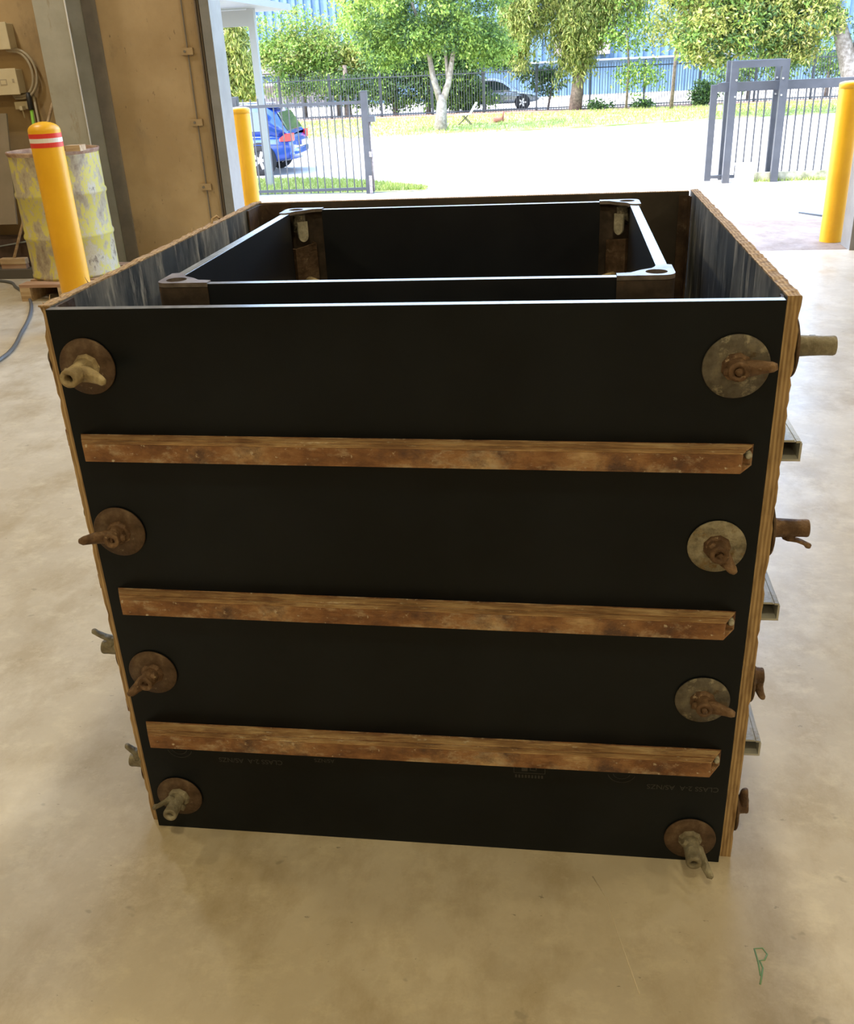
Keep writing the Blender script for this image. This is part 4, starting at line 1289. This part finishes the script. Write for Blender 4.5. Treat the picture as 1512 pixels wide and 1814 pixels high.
tree('leafy_tree', (-12.2, 48.5, G), 'soft green tree behind the far fence, above the blue car', 'tree',
     [([(-12.0, 48.5, G), (-11.9, 48.5, .6), (-12.2, 48.5, 2.2)], .13, .06), ([(-10.2, 48.3, G), (-10.2, 48.3, 1.0)], .13, .08)],
     [(-12.6, 48.5, 2.0, 1.6, 1.2, .9, 120), (-10.6, 48.5, 2.1, 1.3, 1.0, .9, 100), (-11.6, 48.6, 1.0, 2.2, 1, .5, 40), (-14.2, 48.6, 2.6, 1.2, 1.1, 1.1, 50), (-11.8, 48.6, 3.4, 1.2, .9, .6, 22), (-9.0, 48.6, 3.5, .8, .9, .6, 14)], ('leaf_mid', 'leaf_mid', 'leaf_olive'), .17, 44, 'bark_dark', cl=.26)
tree('hedge_tree', (-10.6, 47.6, G), 'dark bushy growth behind the far fence, left of the shade tree', 'tree',
     [([(-9.6, 47.6, G), (-9.6, 47.6, 1.4)], .2, .1)],
     [(-10.2, 47.6, .5, 1.2, .7, .6, 34), (-8.7, 47.7, .4, 1.1, .7, .8, 46), (-12.1, 47.7, .6, .9, .6, .5, 22)], ('leaf_dark', 'leaf_dark', 'leaf_mid'), .17, 50, 'bark_dark', cl=.28)
tree('yellowing_tree', (-9.2, 48.8, G), 'thin yellowish tree between the soft green tree and the shade tree', 'tree',
     [([(-8.9, 48.8, G), (-8.95, 48.8, 1.4), (-8.6, 48.8, 3.4)], .13, .05)],
     [(-9.0, 48.8, 1.6, .9, .7, .7, 50), (-8.0, 48.8, 2.6, .8, .7, .8, 60)], 'leaf_yellow', .2, 60, 'bark_dark', cl=.3)
tree('dark_shrub', (-5.2, 47.4, G), 'dark leafy shrubs behind the shade tree, over the far fence', 'shrub',
     [([(-5.6, 47.4, G), (-5.5, 47.4, 1.4)], .12, .06), ([(-2.9, 47.4, G), (-3.0, 47.4, 1.6)], .1, .05), ([(-4.2, 47.4, G), (-4.1, 47.4, 1.6)], .1, .05), ([(-7.2, 47.4, G), (-7.2, 47.4, 1.6)], .14, .05)],
     [(-6.9, 47.4, .4, 1.3, .7, .9, 80), (-4.9, 47.4, .8, 1.3, .7, 1.1, 100), (-3.9, 47.4, .7, .8, .6, 1.2, 70), (-2.6, 47.5, 1.9, .8, .6, .7, 40), (-4.8, 47.6, 2.4, 3.0, .9, .9, 150), (-1.9, 47.5, 1.9, .7, .6, 1.0, 50), (-3.6, 47.5, -.3, 1.4, .5, .3, 40), (-5.9, 47.3, 1.4, 1.2, .5, .8, 60), (-7.6, 47.4, 1.6, .8, .5, .9, 40), (-4.0, 47.3, -.1, .5, .3, .6, 34), (-5.0, 47.3, -.2, .5, .3, .5, 26)], ('leaf_dark', 'leaf_dark', 'leaf_mid'), .17, 50, 'bark_dark', cl=.26)
tree('slender_tree', (5.4, 43.4, G), 'slender dark-trunked tree with sparse feathery leaves, right of the weeping tree', 'tree',
     [([(5.4, 43.4, G), (5.45, 43.4, 1.2), (5.5, 43.4, 4.5)], .085, .05)],
     [(5.3, 43.4, 3.4, .9, .7, 1.3, 40), (4.9, 43.4, 1.9, .5, .5, .5, 14)], 'leaf_olive', .16, 40, 'bark_dark', cl=.3)
tree('sapling', (3.55, 44.3, G), 'thin sapling with light green leaves beside the weeping tree', 'tree',
     [([(3.55, 44.3, G), (3.6, 44.3, .8), (3.4, 44.3, 2.6)], .06, .03)],
     [(3.6, 44.3, 2.1, 1.1, .7, .7, 34), (4.1, 44.3, .4, .8, .5, .7, 26), (3.2, 44.3, 3.2, 1.0, .7, .6, 20)], 'leaf_mid', .16, 34, 'bark_dark', cl=.28)
tree('low_bush', (6.8, 45.0, G), 'low round dark bush in the garden bed, left of the sliding gate', 'bush', [],
     [(6.9, 45.0, -.35, .45, .4, .45, 40), (4.3, 45.0, -.75, .6, .3, .12, 12), (2.5, 45.0, -.72, .6, .3, .12, 12)], 'leaf_dark', .15, 50, cl=.16)
tree('back_shrub', (12.4, 48.0, G), 'green shrubs behind the far fence, seen through the sliding gate', 'shrub',
     [([(9.3, 48, G), (9.3, 48, .8)], .08, .05), ([(12.8, 48, G), (12.8, 48, .8)], .1, .05)],
     [(8.6, 48, .2, .9, .5, .7, 34), (10.6, 48, .6, 1.2, .6, .6, 36), (13.2, 48, .7, 1.5, .6, .8, 44), (16, 48, .6, 1.6, .6, .9, 44)], ('leaf_dark', 'leaf_mid'), .17, 44, 'bark_dark', cl=.26)
tree('small_fence_shrub', (-.2, 46.4, G), 'sparse shrub against the far fence in front of the silver car', 'shrub',
     [([(.1, 46.4, G), (.3, 46.4, .2)], .06, .03)], [(.1, 46.4, .3, .7, .3, .6, 26), (-.9, 46.3, .9, .5, .3, .4, 8)], 'leaf_dark', .17, 50, 'bark_dark', cl=.24)

# folding chair on the lawn
cx, cy = -3.0, 38.2
t = empty('garden_chair', (cx, cy, G), 'white folding chair tipped on the lawn beside the pale trunk', 'chair')
MB().prism([(cx + .20, -.50), (cx + .26, -.52), (cx + .52, -.12), (cx + .46, -.09)], cy - .24, cy + .24, 'y').build('backrest', M['white'], t)
MB().box(cx - .26, cx + .24, cy - .24, cy + .24, -.53, -.49).build('seat', M['white'], t)
for a, b in (((.2, -.50), (-.24, G)), ((-.1, -.50), (.3, G))):
    for yy in (-.2, .2):
        MB().tube([(cx + a[0], cy + yy, a[1]), (cx + b[0], cy + yy, b[1])], .018, 6).build('leg', M['casting'], t)
tag(MB().tube([(-1.9, 38.8, -.80), (-1.5, 38.9, -.78)], [.11, .08], 10).tube([(-1.55, 38.85, -.78), (-1.5, 38.85, -.5)], [.05, .03], 8).build('tree_stump', M['log']), 'short red-brown log stump on the lawn right of the white chair', 'stump')
